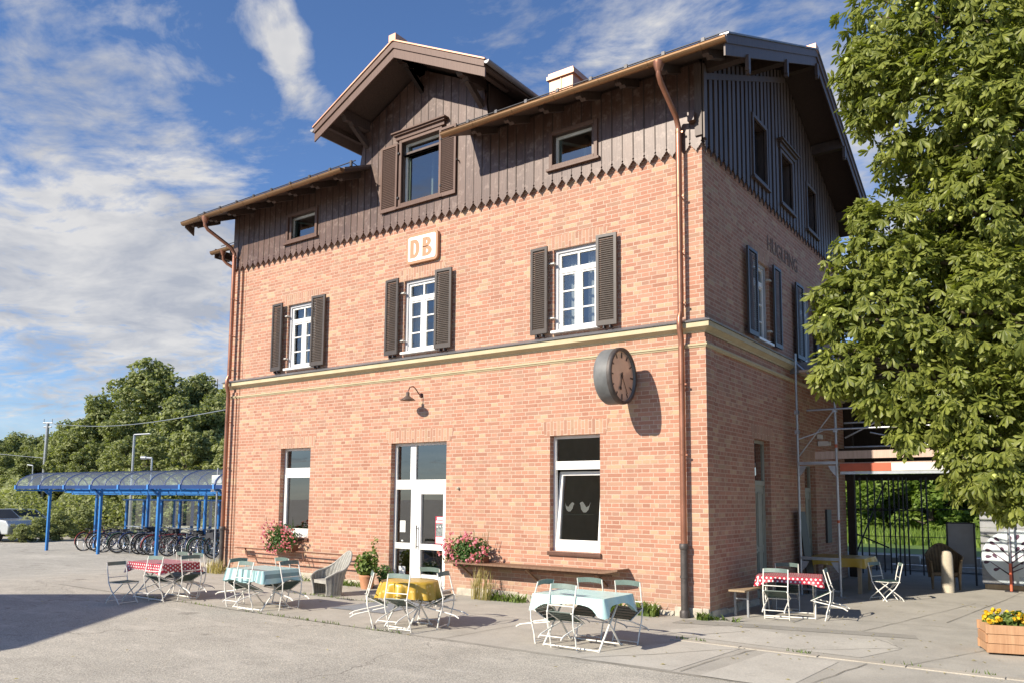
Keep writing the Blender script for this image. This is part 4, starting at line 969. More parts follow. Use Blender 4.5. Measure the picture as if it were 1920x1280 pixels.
for _ in range(340):
    k = jx.random()
    if k < .35: x = jx.choice((-6.1, -5.2, -4.5, -7.9, -9.6, -3.3))+jx.gauss(0, .28); y = -4.2+jx.gauss(0, .02)
    elif k < .55: x = jx.choice((.45, .7, 2.05, 2.1, 3.3, 4.1))+jx.gauss(0, .10); y = -2.11+jx.gauss(0, .03)
    else: x = jx.uniform(-8, -4.6); y = -2.0+jx.gauss(0, .03)
    a = jx.uniform(0, 6.28); L = jx.uniform(.02, .06); q = Vector((x, y, .006)); s_ = Vector((math.cos(a), math.sin(a), 0)); b.add([q-s_*.01, q+s_*.01, q+Vector((s_.y*.03, -s_.x*.03, L))], [(0, 1, 2)], GRS)
tag(b.build('joint_moss', GRS, recalc=False), 'moss and tiny weeds in the pavement joints', None, None, 'stuff')

fl = random.Random(77); b = MB()
for _ in range(420):
    k = fl.random()
    if k < .45: x, y = fl.uniform(-13, 5), -fl.random()**2*1.6-.12
    elif k < .8: x, y = fl.uniform(.5, 5), fl.uniform(-4, 6)
    else: x, y = fl.uniform(-12, 5), fl.uniform(-9, -2)
    if x < 0 < y: continue
    a = fl.uniform(0, 6.28); L = fl.uniform(.012, .035); d = Vector((math.cos(a), math.sin(a), 0))*L; s_ = Vector((-d.y, d.x, 0))*.45; q = Vector((x, y, .014)); b.add([q-d, q+s_+Vector((0, 0, L*.3)), q+d, q-s_+Vector((0, 0, L*.2))], [(0, 1, 2, 3)], DRY)
tag(b.build('leaf_litter', DRY, recalc=False), 'small dry leaves and grit scattered on the paving', None, None, 'stuff')
# potted plant and pots left of the door
P_ = empty('potted_plant', (-7.45, -.52, 0)); tag(P_, 'bushy green plant in a terracotta pot left of the door', 'plant')
b = MB(); b.lathe([(.12, 0), (.17, .26), (.18, .30), (.15, .30), (.14, .27)], n=20); b.build('pot', MT['terracotta'], P_)
b = MB(); rr = random.Random(21); leafcloud(b, (0, 0, .52), (.27, .25, .30), 420, .085, GRS, rr, .5, 1.2); leafcloud(b, (.2, 0, .8), (.08, .08, .35), 60, .07, GRS, rr, .5); b.build('foliage', GRS, P_, recalc=False)
P2 = empty('potted_plant', (-6.9, -.55, 0)); tag(P2, 'smaller dark green pot plant in front of the door sidelight', 'plant')
b = MB(); b.lathe([(.09, 0), (.12, .2), (.10, .2)], n=16); b.build('pot', MT['iron'], P2); b = MB(); leafcloud(b, (0, 0, .36), (.2, .18, .2), 260, .06, FL['leafd'], rr, .5); b.build('foliage', FL['leafd'], P2, recalc=False)

# planter box with yellow flowers, bottom right
PB = empty('planter_box', (4.42, -.30, 0), R(17)); tag(PB, 'wooden planter box of horizontal boards with yellow flowers at the right edge', 'planter')
b = MB(); L0, L1 = -.52, .75
for i in range(3):
    z = .03+i*.118; e = .02 if i % 2 else 0
    b.box(L0+e, L1, -.26, -.22, z, z+.112); b.box(L0+e, L1, .22, .26, z, z+.112); b.box(L0-.0+.02*(1-i % 2), L0+.04+.02*(1-i % 2), -.22, .22, z, z+.112); b.box(L1-.04, L1, -.22, .22, z, z+.112)
bx = b.build('box', MT['plank'], PB, bevel=.004)
b = MB(); b.box(L0+.04, L1-.04, -.22, .22, .05, .33); b.build('soil', material('soil', (.05, .035, .02), 1, 0, .3, 30, 1, 60), PB)
YF = leafmat('yellow_petals', (.75, .45, .02), (.85, .66, .05), .3, 9); rr = random.Random(31)
b = MB(); leafcloud(b, (.1, 0, .40), (.62, .22, .13), 700, .07, GRS, rr, .6, 1.4); leafcloud(b, (.55, .05, .55), (.2, .2, .22), 260, .08, GRS, rr, .6, 1.8); b.build('foliage', GRS, PB, recalc=False)
b = MB()
for _ in range(75): blossoms(b, Vector((rr.uniform(-.5, .5), rr.uniform(-.26, .2), .44+rr.uniform(-.05, .09))), .02, YF, 8, .022, rr)
b.build('blossom', YF, PB, recalc=False)

# ------------------------------------------------------------------ folding chairs and tables
CH = .83
def make_chair():
    """origin on the ground between the front feet, sitter looks along +y"""
    c = empty('folding_chair'); w = .235
    A = [(-.46, .88), (-.40, .62), (-.37, .45), (-.28, .30), (-.10, .12), (-.05, .05), (.0, .0)]
    Bp = [(.04, .455), (-.02, .40), (-.30, .18), (-.42, .08), (-.47, .0)]
    b = MB(); tw_ = MT['tubewhite']
    for s in (-1, 1):
        b.tube([(s*w, p[0], p[1]) for p in A], .0125, 6, tw_); b.tube([(s*(w-.03), p[0], p[1]) for p in Bp], .0125, 6, tw_)
        b.bar((s*(w-.012), -.40, .445), (s*(w-.012), .05, .455), .022, .012, tw_)
    b.tube([(-w, -.39, .56), (w, -.39, .56)], .009, 6, tw_); b.tube([(-w, -.03, .03), (w, -.03, .03)], .009, 6, tw_); b.tube([(-w+.03, -.44, .05), (w-.03, -.44, .05)], .009, 6, tw_); b.tube([(-w+.03, .035, .44), (w-.03, .035, .44)], .009, 6, tw_)
    b.build('frame', tw_, c)
    b = MB()
    for k in range(5): y0 = -.37+k*.083; b.box(-w+.01, w-.01, y0, y0+.062, .457, .472)
    b.build('seat', MT['greenslat'], c)
    b = MB(); n = 6; vs = []
    for i in range(n+1):
        t = -1+2*i/n; x = t*(w+.005); yy = -.035*(1-t*t)
        vs += [(x, -.449+yy, .808), (x, -.468+yy, .885), (x, -.452+yy, .888), (x, -.433+yy, .81)]
    b.add(vs, [(4*i+j, 4*i+(j+1) % 4, 4*(i+1)+(j+1) % 4, 4*(i+1)+j) for i in range(n) for j in range(4)]+[(0, 1, 2, 3), (4*n, 4*n+3, 4*n+2, 4*n+1)], None); b.build('backrest', MT['greenback'], c)
    return c
chair_proto = make_chair(); used = False
def chair(x, y, face, tip, label, s=CH, group='folding cafe chairs'):
    """face: angle in degrees of the direction the sitter looks (0 = +x)"""
    global used
    c = chair_proto if not used else copy_tree(chair_proto); used = True
    c.scale = (s, s, s); c.rotation_euler = (Matrix.Rotation(R(face-90), 3, 'Z') @ Matrix.Rotation(R(-tip), 3, 'X')).to_euler(); c.location = (x, y, 0.0)
    tag(c, label, 'chair', group); return c
TH = .68
def table_legs(w, d, style='x'):
    b = MB(); m = MT['tubewhite']
    for s in (-1, 1):
        x = s*(w/2-.10)
        b.tube([(x, -d/2+.06, .0), (x, d/2-.12, TH-.04)], .014, 6, m); b.tube([(x-.03*s, d/2-.06, .0), (x-.03*s, -d/2+.12, TH-.04)], .014, 6, m)
    for y in (-d/2+.06, d/2-.06): b.tube([(-w/2+.1, y, .02), (w/2-.1, y, .02)], .012, 6, m)
    return b
def make_table(x, y, rz, w, d, label, round_=False):
    t = empty('folding_table', (x, y, 0), rz); tag(t, label, 'table', 'cafe tables')
    b = MB()
    if round_: b.lathe([(w/2, 0), (w/2, .02)], (0, 0, TH-.03), 28)
    else: b.box(-w/2, w/2, -d/2, d/2, TH-.03, TH-.008)
    b.build('tabletop', MT['greenslat'], t); table_legs(w*.8 if round_ else w, d*.8 if round_ else d).build('legs', MT['tubewhite'], t)
    return t
def clothmat(name, kind, a, b):
    m = bpy.data.materials.new(name); m.use_nodes = True; q = NG(m.node_tree); p = q.n['Principled BSDF']; ob = q.new('ShaderNodeTexCoord').outputs['UV']
    if kind == 'dots':
        x, y, z = q.sep(ob); row = q.m('FLOOR', q.m('DIVIDE', y, .05)); xx = q.m('ADD', x, q.m('MULTIPLY', q.m('MODULO', q.m('ADD', row, 100.), 2.), .035))
        fx = q.m('SUBTRACT', q.m('FRACT', q.m('DIVIDE', xx, .07)), .5); fy = q.m('SUBTRACT', q.m('FRACT', q.m('DIVIDE', y, .05)), .5)
        d = q.m('SQRT', q.m('ADD', q.m('POWER', q.m('MULTIPLY', fx, .07), 2.), q.m('POWER', q.m('MULTIPLY', fy, .05), 2.))); fac = q.m('LESS_THAN', d, .0155)
        c = q.mix(fac, a, b)
    elif kind == 'stripes':
        x, y, z = q.sep(ob); f_ = q.m('GREATER_THAN', q.m('FRACT', q.m('DIVIDE', x, .16)), .55); c = q.mix(f_, a, b)
    elif kind == 'speckle':
        v = q.new('ShaderNodeTexVoronoi'); q.put(v.inputs['Vector'], ob); v.inputs['Scale'].default_value = 12.; c = q.mix(q.m('LESS_THAN', v.outputs['Distance'], .22), a, b)
    else: c = q.ramp(q.noise(ob, 5., 3), [(.3, a), (.7, b)])
    q.put(p.inputs['Base Color'], c); p.inputs['Roughness'].default_value = .33; p.inputs['Specular IOR Level'].default_value = .5
    return m
def cloth_rect(name, x, y, rz, w, d, drop, mat, label, wave=.012, corner=.10, seed=1):
    rr = random.Random(seed); b = MB(); uv = []; nx_, ny2 = 22, 18; hw, hd = w/2+.008, d/2+.008
    per = []
    def edge(a, c_, n): return [(a[0]+(c_[0]-a[0])*i/n, a[1]+(c_[1]-a[1])*i/n) for i in range(n)]
    cn = [(-hw, -hd), (hw, -hd), (hw, hd), (-hw, hd)]
    for k in range(4): per += edge(cn[k], cn[(k+1) % 4], nx_ if k % 2 == 0 else ny2)
    n = len(per); rows = 7; vs = []; ph = rr.uniform(0, 6)
    # top
    tops = [(i/nx_, j/ny2) for j in range(ny2+1) for i in range(nx_+1)]
    for s_, t in tops:
        vs.append((-hw+2*hw*s_, -hd+2*hd*t, TH+.004+.003*math.sin(9*s_+ph)*math.sin(7*t))); uv.append((vs[-1][0], vs[-1][1]))
    b.add(vs, [(j*(nx_+1)+i, j*(nx_+1)+i+1, (j+1)*(nx_+1)+i+1, (j+1)*(nx_+1)+i) for j in range(ny2) for i in range(nx_)], None, True)
    sk = []; uv2 = []
    for r_i in range(rows+1):
        t = r_i/rows
        for i, p in enumerate(per):
            dc = min(math.hypot(p[0]-c_[0], p[1]-c_[1]) for c_ in cn); cf_ = math.exp(-(dc/.13)**2)
            L = drop*(1+.12*math.sin(i*.37+ph))+corner*cf_
            k = wave*math.sin(i*.9+ph)*t+.018*t+(.045*cf_)*t+.008*math.sin(i*.23+ph*2)*t
            nrm = Vector((p[0]/hw if abs(p[0]) > hw-.001 else 0, p[1]/hd if abs(p[1]) > hd-.001 else 0, 0))
            if nrm.length > 0: nrm.normalize()
            q = Vector((p[0], p[1], TH+.004-L*t))+nrm*k; sk.append(q)
            if abs(p[1]) >= hd-.001: uv2.append((p[0], p[1]+math.copysign(L*t, p[1])))
            else: uv2.append((p[0]+math.copysign(L*t, p[0]), p[1]))
    b.add(sk, [(r_i*n+i, r_i*n+(i+1) % n, (r_i+1)*n+(i+1) % n, (r_i+1)*n+i) for r_i in range(rows) for i in range(n)], None, True)
    o = b.build(name, mat, None, recalc=False, loc=(x, y, 0)); o.rotation_euler = (0, 0, rz); UV = uv+uv2
    l = o.data.uv_layers.new(name='UVMap')
    for li, lp in enumerate(o.data.loops): l.data[li].uv = UV[lp.vertex_index]
    tag(o, label, 'tablecloth'); return o
def cloth_round(name, x, y, r, drop, mat, label, seed=1):
    rr = random.Random(seed); b = MB(); n = 96; rows = 8; vs = [(0, 0, TH+.006)]; uv = [(0, 0)]
    def ringat(fn):
        for i in range(n): a = 2*math.pi*i/n; q = fn(a); vs.append(q[0]); uv.append(q[1])
    ringat(lambda a: ((r*.5*math.cos(a), r*.5*math.sin(a), TH+.005), (r*.5*math.cos(a), r*.5*math.sin(a)))); ringat(lambda a: ((r*math.cos(a), r*math.sin(a), TH+.004), (r*math.cos(a), r*math.sin(a))))
    for k in range(1, rows+1):
        t = k/rows
        def fn(a):
            w = .050*t*math.sin(15*a+.8*math.sin(3*a))+.012*t*math.sin(29*a+1); rad = r+.012+.03*t+w
            return ((rad*math.cos(a), rad*math.sin(a), TH+.004-drop*t*(1+.10*math.sin(2*a+1))), ((r+drop*t)*math.cos(a), (r+drop*t)*math.sin(a)))
        ringat(fn)
    fs = [(0, 1+i, 1+(i+1) % n) for i in range(n)]
    for k in range(rows+1):
        for i in range(n): fs.append((1+k*n+i, 1+(k+1)*n+i, 1+(k+1)*n+(i+1) % n, 1+k*n+(i+1) % n))
    b.add(vs, fs, None, True); o = b.build(name, mat, None, recalc=False, loc=(x, y, 0)); l = o.data.uv_layers.new(name='UVMap')
    for li, lp in enumerate(o.data.loops): l.data[li].uv = uv[lp.vertex_index]
    tag(o, label, 'tablecloth'); return o
C_red = clothmat('red_dotted_oilcloth', 'dots', (.38, .025, .045), (.78, .74, .70)); C_blue = clothmat('light_blue_oilcloth', 'plain', (.42, .63, .60), (.52, .72, .68))
C_str = clothmat('blue_striped_oilcloth', 'stripes', (.44, .66, .66), (.20, .33, .34)); C_yel = clothmat('yellow_oilcloth', 'speckle', (.52, .33, .04), (.66, .48, .16))
# table 4: light blue, front centre-right
make_table(-.41, -3.36, 0, 1.04, .76, 'folding table under the plain light blue cloth nearest the camera')
cloth_rect('tablecloth', -.41, -3.36, 0, 1.06, .80, .10, C_blue, 'plain light blue tablecloth on the table nearest the camera', .010, .13, 2)
chair(-.47, -3.74, 90, 27, 'folding chair tipped against the near side of the plain light blue table')
chair(-.98, -3.45, 0, 30, 'folding chair tipped against the left side of the plain light blue table')
chair(-.62, -2.86, -88, 25, 'folding chair tipped against the wall side of the plain light blue table, left one')
chair(-.05, -2.86, -92, 22, 'folding chair tipped against the wall side of the plain light blue table, right one')
# table 3: round yellow
make_table(-3.32, -3.62, 0, .84, .84, 'round folding table under the yellow cloth', True)
cloth_round('tablecloth', -3.32, -3.62, .43, .24, C_yel, 'round yellow tablecloth hanging in deep folds', 3)
chair(-3.68, -4.02, 48, 27, 'folding chair tipped against the left side of the yellow table')
chair(-3.08, -4.06, 98, 24, 'folding chair tipped against the near side of the yellow table')
chair(-3.42, -3.08, -85, 26, 'folding chair tipped against the door side of the yellow table')
chair(-2.82, -3.42, 195, 28, 'folding chair tipped against the right side of the yellow table')
# table 2: light blue stripes
make_table(-6.75, -3.72, 0, .98, .74, 'folding table under the light blue striped cloth')
cloth_rect('tablecloth', -6.75, -3.72, 0, 1.0, .76, .20, C_str, 'light blue striped tablecloth on the table in front of the left window', .014, .03, 5)
chair(-6.62, -4.14, 92, 26, 'folding chair tipped against the near side of the striped blue table')
chair(-7.32, -3.85, 5, 30, 'folding chair tipped against the left side of the striped blue table')
chair(-6.17, -3.60, 178, 30, 'folding chair tipped against the right side of the striped blue table')
chair(-6.85, -3.28, -90, 25, 'folding chair tipped against the wall side of the striped blue table')
# table 1: red dotted, far left
make_table(-9.35, -4.05, 0, 1.15, .74, 'folding table under the red dotted cloth at the far left')
cloth_rect('tablecloth', -9.35, -4.05, 0, 1.17, .76, .15, C_red, 'red tablecloth with white dots on the far left table', .012, .05, 7)
chair(-9.0, -4.90, 10, 0, 'unfolded chair standing upright left of the far left red table')
chair(-8.92, -4.42, 100, 24, 'folding chair tipped against the near side of the far left red table')
chair(-9.55, -3.60, -88, 24, 'folding chair tipped against the far side of the far left red table, left one')
chair(-9.05, -3.60, -92, 22, 'folding chair tipped against the far side of the far left red table, right one')
chair(-8.68, -3.95, 180, 24, 'folding chair tipped against the right side of the far left red table')
# right hand red table
make_table(.95, 1.25, R(14), 1.0, .76, 'folding table under the red cloth beside the shaded side wall')
cloth_rect('tablecloth', .95, 1.25, R(14), 1.02, .78, .10, C_red, 'red tablecloth with white dots on the table by the shaded side wall', .01, .07, 9)
chair(.92, .62, 98, 24, 'folding chair tipped against the near side of the red table by the shaded wall')
chair(.72, 1.85, -75, 24, 'folding chair tipped against the far side of the red table by the shaded wall')
chair(1.56, 1.15, 188, 28, 'folding chair tipped against the right side of the red table by the shaded wall')
# pair of chairs further right
chair(1.95, 4.55, -20, 0, 'unfolded green chair facing right, standing beside the scaffold', CH, 'green folding chairs beside the scaffold')
chair(1.72, 4.62, 200, 0, 'unfolded green chair turned left, back to back with another beside the scaffold', CH, 'green folding chairs beside the scaffold')

# beer bench against the side wall
BN = empty('beer_bench', (.32, 1.2, 0)); tag(BN, 'narrow wooden beer bench with steel legs along the shaded side wall', 'bench')
b = MB(); b.box(-.12, .16, -.85, .95, .43, .46); b.build('seat', MT['bench'], BN, bevel=.005)
for y in (-.62, .7):
    b = MB(); b.bar((-.09, y, .0), (-.09, y, .43), .03, .03); b.bar((.13, y, 0), (.13, y, .43), .03, .03); b.bar((-.09, y, .30), (.13, y, .30), .02, .02); b.build('leg', MT['galv'], BN)
# long table with yellow cloth under the scaffold
T5 = empty('trestle_table', (.70, 5.9, 0)); tag(T5, 'long wooden table under a yellow cloth behind the scaffold', 'table')
b = MB(); b.box(-.55, .55, -.55, .55, .70, .73); b.build('tabletop', MT['bench'], T5)
for x in (-.48, .46):
    for y in (-.48, .48): b = MB(); b.box(x-.035, x+.035, y-.035, y+.035, 0, .70); b.build('leg', MT['bench'], T5)
TH0 = TH; TH = .74; cloth_rect('tablecloth', .70, 5.9, 0, 1.14, 1.14, .17, C_yel, 'yellow tablecloth on the long table behind the scaffold', .01, .05, 11); TH = TH0
# leaning dark board
b = MB(); b.prism([(4.75, 0), (5.3, 0), (5.15, 1.72), (4.70, 1.72)], lambda p: (.30-.15*p[1]/1.72, p[0], p[1]), lambda p: (.27-.15*p[1]/1.72, p[0], p[1]))
o = b.build('menu_board', material('black_board', (.02, .02, .02), .5)); tag(o, 'tall black board leaning against the shaded side wall', 'board')
b = MB(); b.box(.0, .05, 7.35, 7.75, .95, 1.75); o = b.build('meter_box', material('dark_grey_box', (.045, .04, .04), .5)); tag(o, 'flat dark box fixed on the side wall behind the scaffold', 'box')
b = MB(); b.box(.02, .10, 6.75, 7.0, 3.42, 3.52); b.lathe([(.05, 0), (.05, .16)], (.14, 6.87, 3.30), 12, None, 'x'); b.box(.02, .24, 6.82, 6.92, 3.25, 3.36); o = b.build('security_camera', MT['white']); tag(o, 'small white camera on the side wall behind the scaffold', 'camera')

# ------------------------------------------------------------------ wicker chairs
def wickermat(name, a, b_):
    m = bpy.data.materials.new(name); m.use_nodes = True; q = NG(m.node_tree); p = q.n['Principled BSDF']; ob = q.new('ShaderNodeTexCoord').outputs['UV']
    x, y, z = q.sep(ob); ver = q.m('SINE', q.m('MULTIPLY', x, 180.)); hor = q.m('SINE', q.m('MULTIPLY', y, 420.)); wv_ = q.m('MULTIPLY', ver, hor)
    broad = q.m('SINE', q.m('MULTIPLY', x, 62.)); f_ = q.m('ADD', q.m('MULTIPLY', wv_, .22), q.m('ADD', q.m('MULTIPLY', broad, .18), q.m('MULTIPLY', q.noise(q.new('ShaderNodeTexCoord').outputs['Object'], 9., 4), .8)))
    q.put(p.inputs['Base Color'], q.ramp(f_, [(.15, a), (.75, b_)])); p.inputs['Roughness'].default_value = .7
    q.put(p.inputs['Normal'], q.bump(q.m('ADD', wv_, broad), .8, .006)); return m
def wicker_chair(loc, rz, mat, label, hback=.86, harm=.50, s=1., legs=False):
    """opens towards +x"""
    t = empty('wicker_chair', loc, rz); tag(t, label, 'armchair', None); t.scale = (s, s, s)
    b = MB(); UVs = []; n, rws = 36, 9
    def pt(i, k, off):
        u = -1+2*i/n; a = math.pi+u*R(128); c_ = math.cos(a); e = abs(u)
        top = harm+(hback-harm)*math.exp(-(e/.42)**2*1.2)-.10*max(0, e-.75)/.25
        base = .03 if not legs else .26; t_ = k/rws; z = base+(top-base)*t_
        rx = .30+.10*t_*t_+off; ry = .33+.05*t_+off; lean = -.17*t_*t_*math.exp(-(e/.5)**2)
        return Vector((math.cos(a)*rx+lean, math.sin(a)*ry, z)), (u*1.0, z)
    for off in (0, -.03):
        vs = []; base = len(b.v)
        for k in range(rws+1):
            for i in range(n+1): p_, w_ = pt(i, k, off); vs.append(p_); UVs.append(w_)
        b.add(vs, [(k*(n+1)+i, k*(n+1)+i+1, (k+1)*(n+1)+i+1, (k+1)*(n+1)+i) for k in range(rws) for i in range(n)], None, True)
    o = b.build('shell', mat, t, recalc=False); l = o.data.uv_layers.new(name='UVMap')
    for li, lp in enumerate(o.data.loops): l.data[li].uv = UVs[lp.vertex_index]
    b = MB(); b.tube([(pt(i, rws, -.015)[0]) for i in range(n+1)], .024, 8)
    for i in (0, n): b.tube([pt(i, k, -.015)[0] for k in range(rws+1)], .020, 8)
    if not legs: b.tube([pt(i, 0, -.015)[0] for i in range(n+1)], .018, 6)
    b.build('rim', mat, t)
    b = MB(); cs_ = [pt(i, 0, -.02)[0] for i in range(n+1)]; zt = .34 if not legs else .38
    b.prism([(p.x*1.03, p.y*1.02) for p in cs_], lambda p: (p[0], p[1], zt-.07), lambda p: (p[0]*1.02, p[1], zt)); b.build('seat', mat, t)
    if legs:
        for x, y in ((.2, .27), (.2, -.27), (-.25, .22), (-.25, -.22)): b = MB(); b.tube([(x, y, 0), (x, y, .36)], [.022, .035], 8); b.build('leg', mat, t)
    return t
wg = wickermat('grey_wicker', (.25, .245, .22), (.52, .51, .455)); wbn = wickermat('brown_wicker', (.12, .08, .04), (.32, .23, .13))
wicker_chair((-7.22, -1.82, 0), R(262), wg, 'weathered grey wicker tub armchair left of the door', .92, .50, .92)
wicker_chair((2.45, 7.75, 0), R(-75), wbn, 'brown wicker armchair behind the stone bollard', .98, .72, 1.0, True)
# bollard
b = MB(); b.lathe([(.125, 0), (.125, .2), (.122, .205), (.12, .70), (.115, .80), (.09, .87), (.05, .905), (.001, .915)], n=24, cap=False); o = b.build('bollard', pavemat('bollard_concrete', (.42, .37, .28), (.55, .49, .38))); o.location = gnd(1778, 1110); o.location.z = 0; tag(o, 'pale concrete bollard with rounded top', 'bollard')
bol = o.location.copy()

# ------------------------------------------------------------------ scaffold, canopy and things under it
SC = empty('scaffold', (0, 0, 0)); tag(SC, 'galvanised facade scaffold with guard rails in front of the canopy', 'scaffold')
SY = 4.55; XS = (.20, .98, 5.4); ga = MT['galv']
for x in XS:
    for yy in ((SY, SY+.75) if x > 2 else (SY,)):
        b = MB(); b.tube([(x, yy, 0), (x, yy, 6.0 if x > 1.5 else 5.1)], .026, 10, ga); b.box(x-.08, x+.08, yy-.08, yy+.08, .0, .012, ga)
        for z in (3.42, 3.84): b.box(x-.04, x+.04, yy-.05, yy+.05, z-.05, z+.03, ga)
        b.build('standard', ga, SC)
for z in (.12, .76, 2.74): b = MB(); b.bar((XS[0], SY, z), (XS[1], SY, z), .05, .06 if z > .5 else .03); b.build('ledger', ga, SC)
for z in (.70, 2.68):
    for x, s in ((XS[0], 1), (XS[1], -1)):
        b = MB(); b.prism([(x, z), (x+s*.17, z), (x+s*.12, z-.1), (x+s*.04, z-.20), (x, z-.22)], lambda p: (p[0], SY-.01, p[1]), lambda p: (p[0], SY+.01, p[1])); b.build('gusset', ga, SC)
for z, x0 in ((3.43, .66), (3.85, .42), (4.28, .9), (4.75, 1.0)): b = MB(); b.tube([(x0, SY-.05, z), (5.6, SY-.05, z)], .021, 8); b.build('guard_rail', ga, SC)
b = MB(); b.tube([(.22, SY, 3.25), (.7, SY+.1, 3.42)], .014, 6); b.tube([(1.0, SY+.7, 3.3), (3.4, SY+.75, 4.5)], .018, 6); b.tube([(1.5, SY+.72, 3.4), (3.5, SY+.75, 2.9)], .018, 6); b.build('brace', ga, SC)
for z in (4.70,): b = MB(); b.box(.25, 5.4, SY+.06, SY+.66, z, z+.045); b.build('deck', MT['palewood'], SC)
b = MB(); b.tube([(1.0, SY+.02, .2), (3.2, SY+.02, 2.6)], .018, 6); b.v = []; b.f = []; b.mi = []; b.sm = []; b.pr = []
for x0, z0, x1, z1 in ((.98, 4.2, 3.4, 2.9), (.2, 2.9, .98, 3.9), (.2, 4.9, .98, 4.1)): b.tube([(x0, SY+.09, z0), (x1, SY+.09, z1)], .016, 6)
b.build('brace', ga, SC)
for z in (3.1, 3.62, 4.1): b = MB(); b.tube([(.98, SY+.72, z), (5.4, SY+.72, z)], .021, 8); b.build('guard_rail', ga, SC)
b = MB(); b.box(.55, 5.4, SY+.0, SY+.045, 2.82, 2.98); b.build('toe_board', MT['palewood'], SC)
b = MB(); b.box(.25, 5.4, SY+.06, SY+.66, 2.70, 2.745); b.build('deck', MT['palewood'], SC)
rd = material('warning_red', (.50, .11, .05), .55, 0, .1); ws = material('warning_white', (.62, .60, .58), .35, .0, .12, 5, .6, 6)
b = MB(); b.box(1.05, 2.02, SY-.03, SY-.005, 2.56, 2.72, rd); b.box(2.02, 3.2, SY-.03, SY-.005, 2.56, 2.72, ws); b.box(1.05, 3.3, SY-.02, SY+.05, 2.50, 2.555, MT['galv']); b.build('warning_board', rd, SC)
b = MB(); b.tube([(XS[1]-.002, SY, 3.05), (XS[1]-.002, SY, 3.12)], .029, 10, rd); b.tube([(XS[1], SY, 1.5), (XS[1], SY, 1.56)], .029, 10, rd); b.build('coupler', rd, SC)

CN = empty('platform_canopy', (0, 9.5, 0)); tag(CN, 'dark timber canopy roof attached to the shaded side wall', 'canopy')
def kid(b, name, mat, par, off): 
    o = b.build(name, mat, par); o.location = (-off[0], -off[1], -off[2]); return o
OFF = (0, 9.5, 0); dkw = woodmat('canopy_dark_wood', (.028, .020, .016), (.055, .042, .034), None, .8)
b = MB(); slab(b, [(.0, 4.9, 4.92), (9, 4.9, 4.92), (9, 12.6, 5.3), (.0, 12.6, 5.3)], .10); slab(b, [(-14, 9.5, 5.0), (-.002, 9.5, 5.0), (-.002, 12.6, 5.2), (-14, 12.6, 5.2)], .10); kid(b, 'roof', dkw, CN, OFF)
b = MB(); b.box(0, 9, 4.82, 4.9, 4.72, 4.95); kid(b, 'fascia', MT['zinc'], CN, OFF)
b = MB(); b.box(-6, 9, 12.1, 12.25, 2.56, 2.74); b.box(-14, 9, 12.1, 12.2, 3.02, 5.15); b.box(.0, 3.2, 8.9, 9.1, 3.05, 3.3)
for x in (1.5, 3.0, 4.5, 6.0): b.box(x-.07, x+.07, 4.95, 12.3, 4.35, 4.55)
kid(b, 'beams', dkw, CN, OFF)
for x, y in ((.12, 9.55), (3.4, 12.1), (6.5, 12.1), (8.8, 5.2), (8.8, 12.1)): b = MB(); b.box(x-.09, x+.09, y-.09, y+.09, 0, 4.8); kid(b, 'post', dkw, CN, OFF)
# thin dark props standing in a row under the canopy
rr = random.Random(8); pr_x = [1600, 1614, 1628, 1641, 1656, 1668, 1677, 1686, 1694, 1701, 1729, 1738]
RK = empty('prop_rack', (1, 11.2, 0)); tag(RK, 'row of thin dark steel poles under the canopy', 'rack')
for i, u in enumerate(pr_x):
    yy = 10.4+rr.uniform(0, 1.3); p = at(u, 960, y=yy); b = MB(); b.tube([(p.x+rr.uniform(-.02, .02)-1, yy-11.2, .02), (p.x-1, yy-11.2, 2.60)], .021, 6); b.build('pole', MT['darksteel'], RK)
b = MB(); b.tube([(-1.2, .1, 1.75), (4.2, .1, 1.78)], .014, 5); b.tube([(-1.2, .0, 1.72), (.5, .0, 1.72)], .018, 5); b.tube([(-1.1, -.3, .55), (-.35, .0, 2.5)], .022, 6); b.tube([(-1.1, -.2, 1.05), (-.3, -.1, .70)], .02, 6); b.tube([(-1.2, .05, 1.0), (4, .05, 1.02)], .010, 5); b.build('cross_rail', MT['darksteel'], RK)
b = MB()
for i in range(7): x = -.1+i*.75; b.box(x, x+.55, 12.6, 12.8, .16+.04*(i % 2), .42)
b.box(-.5, 6, 12.5, 12.9, .05, .16)
o = b.build('planter_row', MT['galv']); tag(o, 'low row of grey troughs behind the dark poles', 'trough')
# grey screens and tree sign
def screen(x0, x1, y, z0, z1, lab, legs=True):
    o = empty('screen_panel', ((x0+x1)/2, y, 0)); tag(o, lab, 'screen'); w = (x1-x0)/2; b = MB(); b.box(-w, w, -.02, .02, z0, z1); b.build('panel', material('grey_fabric_panel', (.36, .37, .38), .8), o)
    b = MB(); 
    for x in (-w, w): b.box(x-.02, x+.02, -.03, .03, 0, z1+.02)
    b.box(-w, w, -.03, .03, z1, z1+.03); b.build('frame', MT['darksteel'], o); return o
screen(2.38, 2.95, 9.0, .50, 1.44, 'grey screen with dark frame behind the brown wicker armchair')
SP = empty('tree_sign', (3.68, 8.35, 0)); tag(SP, 'round white sign with a dark tree on a wall of grey boards', 'sign')
b = MB()
for i in range(9): b.box(-.55, .95, .02, .05, .12+i*.18, .12+i*.18+.174)
b.build('backing_board', material('grey_boards', (.30, .31, .32), .8, 0, .15, 6), SP)
b = MB(); b.box(-.50, .95, -.06, .08, 0, .12); b.build('foot', MT['bench'], SP)
b = MB(); cc = 48; b.prism([(.12+.66*math.cos(2*math.pi*k/cc), .72+.62*math.sin(2*math.pi*k/cc)) for k in range(cc)], lambda p: (p[0], -.01, p[1]), lambda p: (p[0], .018, p[1])); b.build('disc', material('sign_white_blue', (.62, .70, .72), .5), SP)
b = MB(); dk = material('plum_tree', (.09, .04, .075), .6)
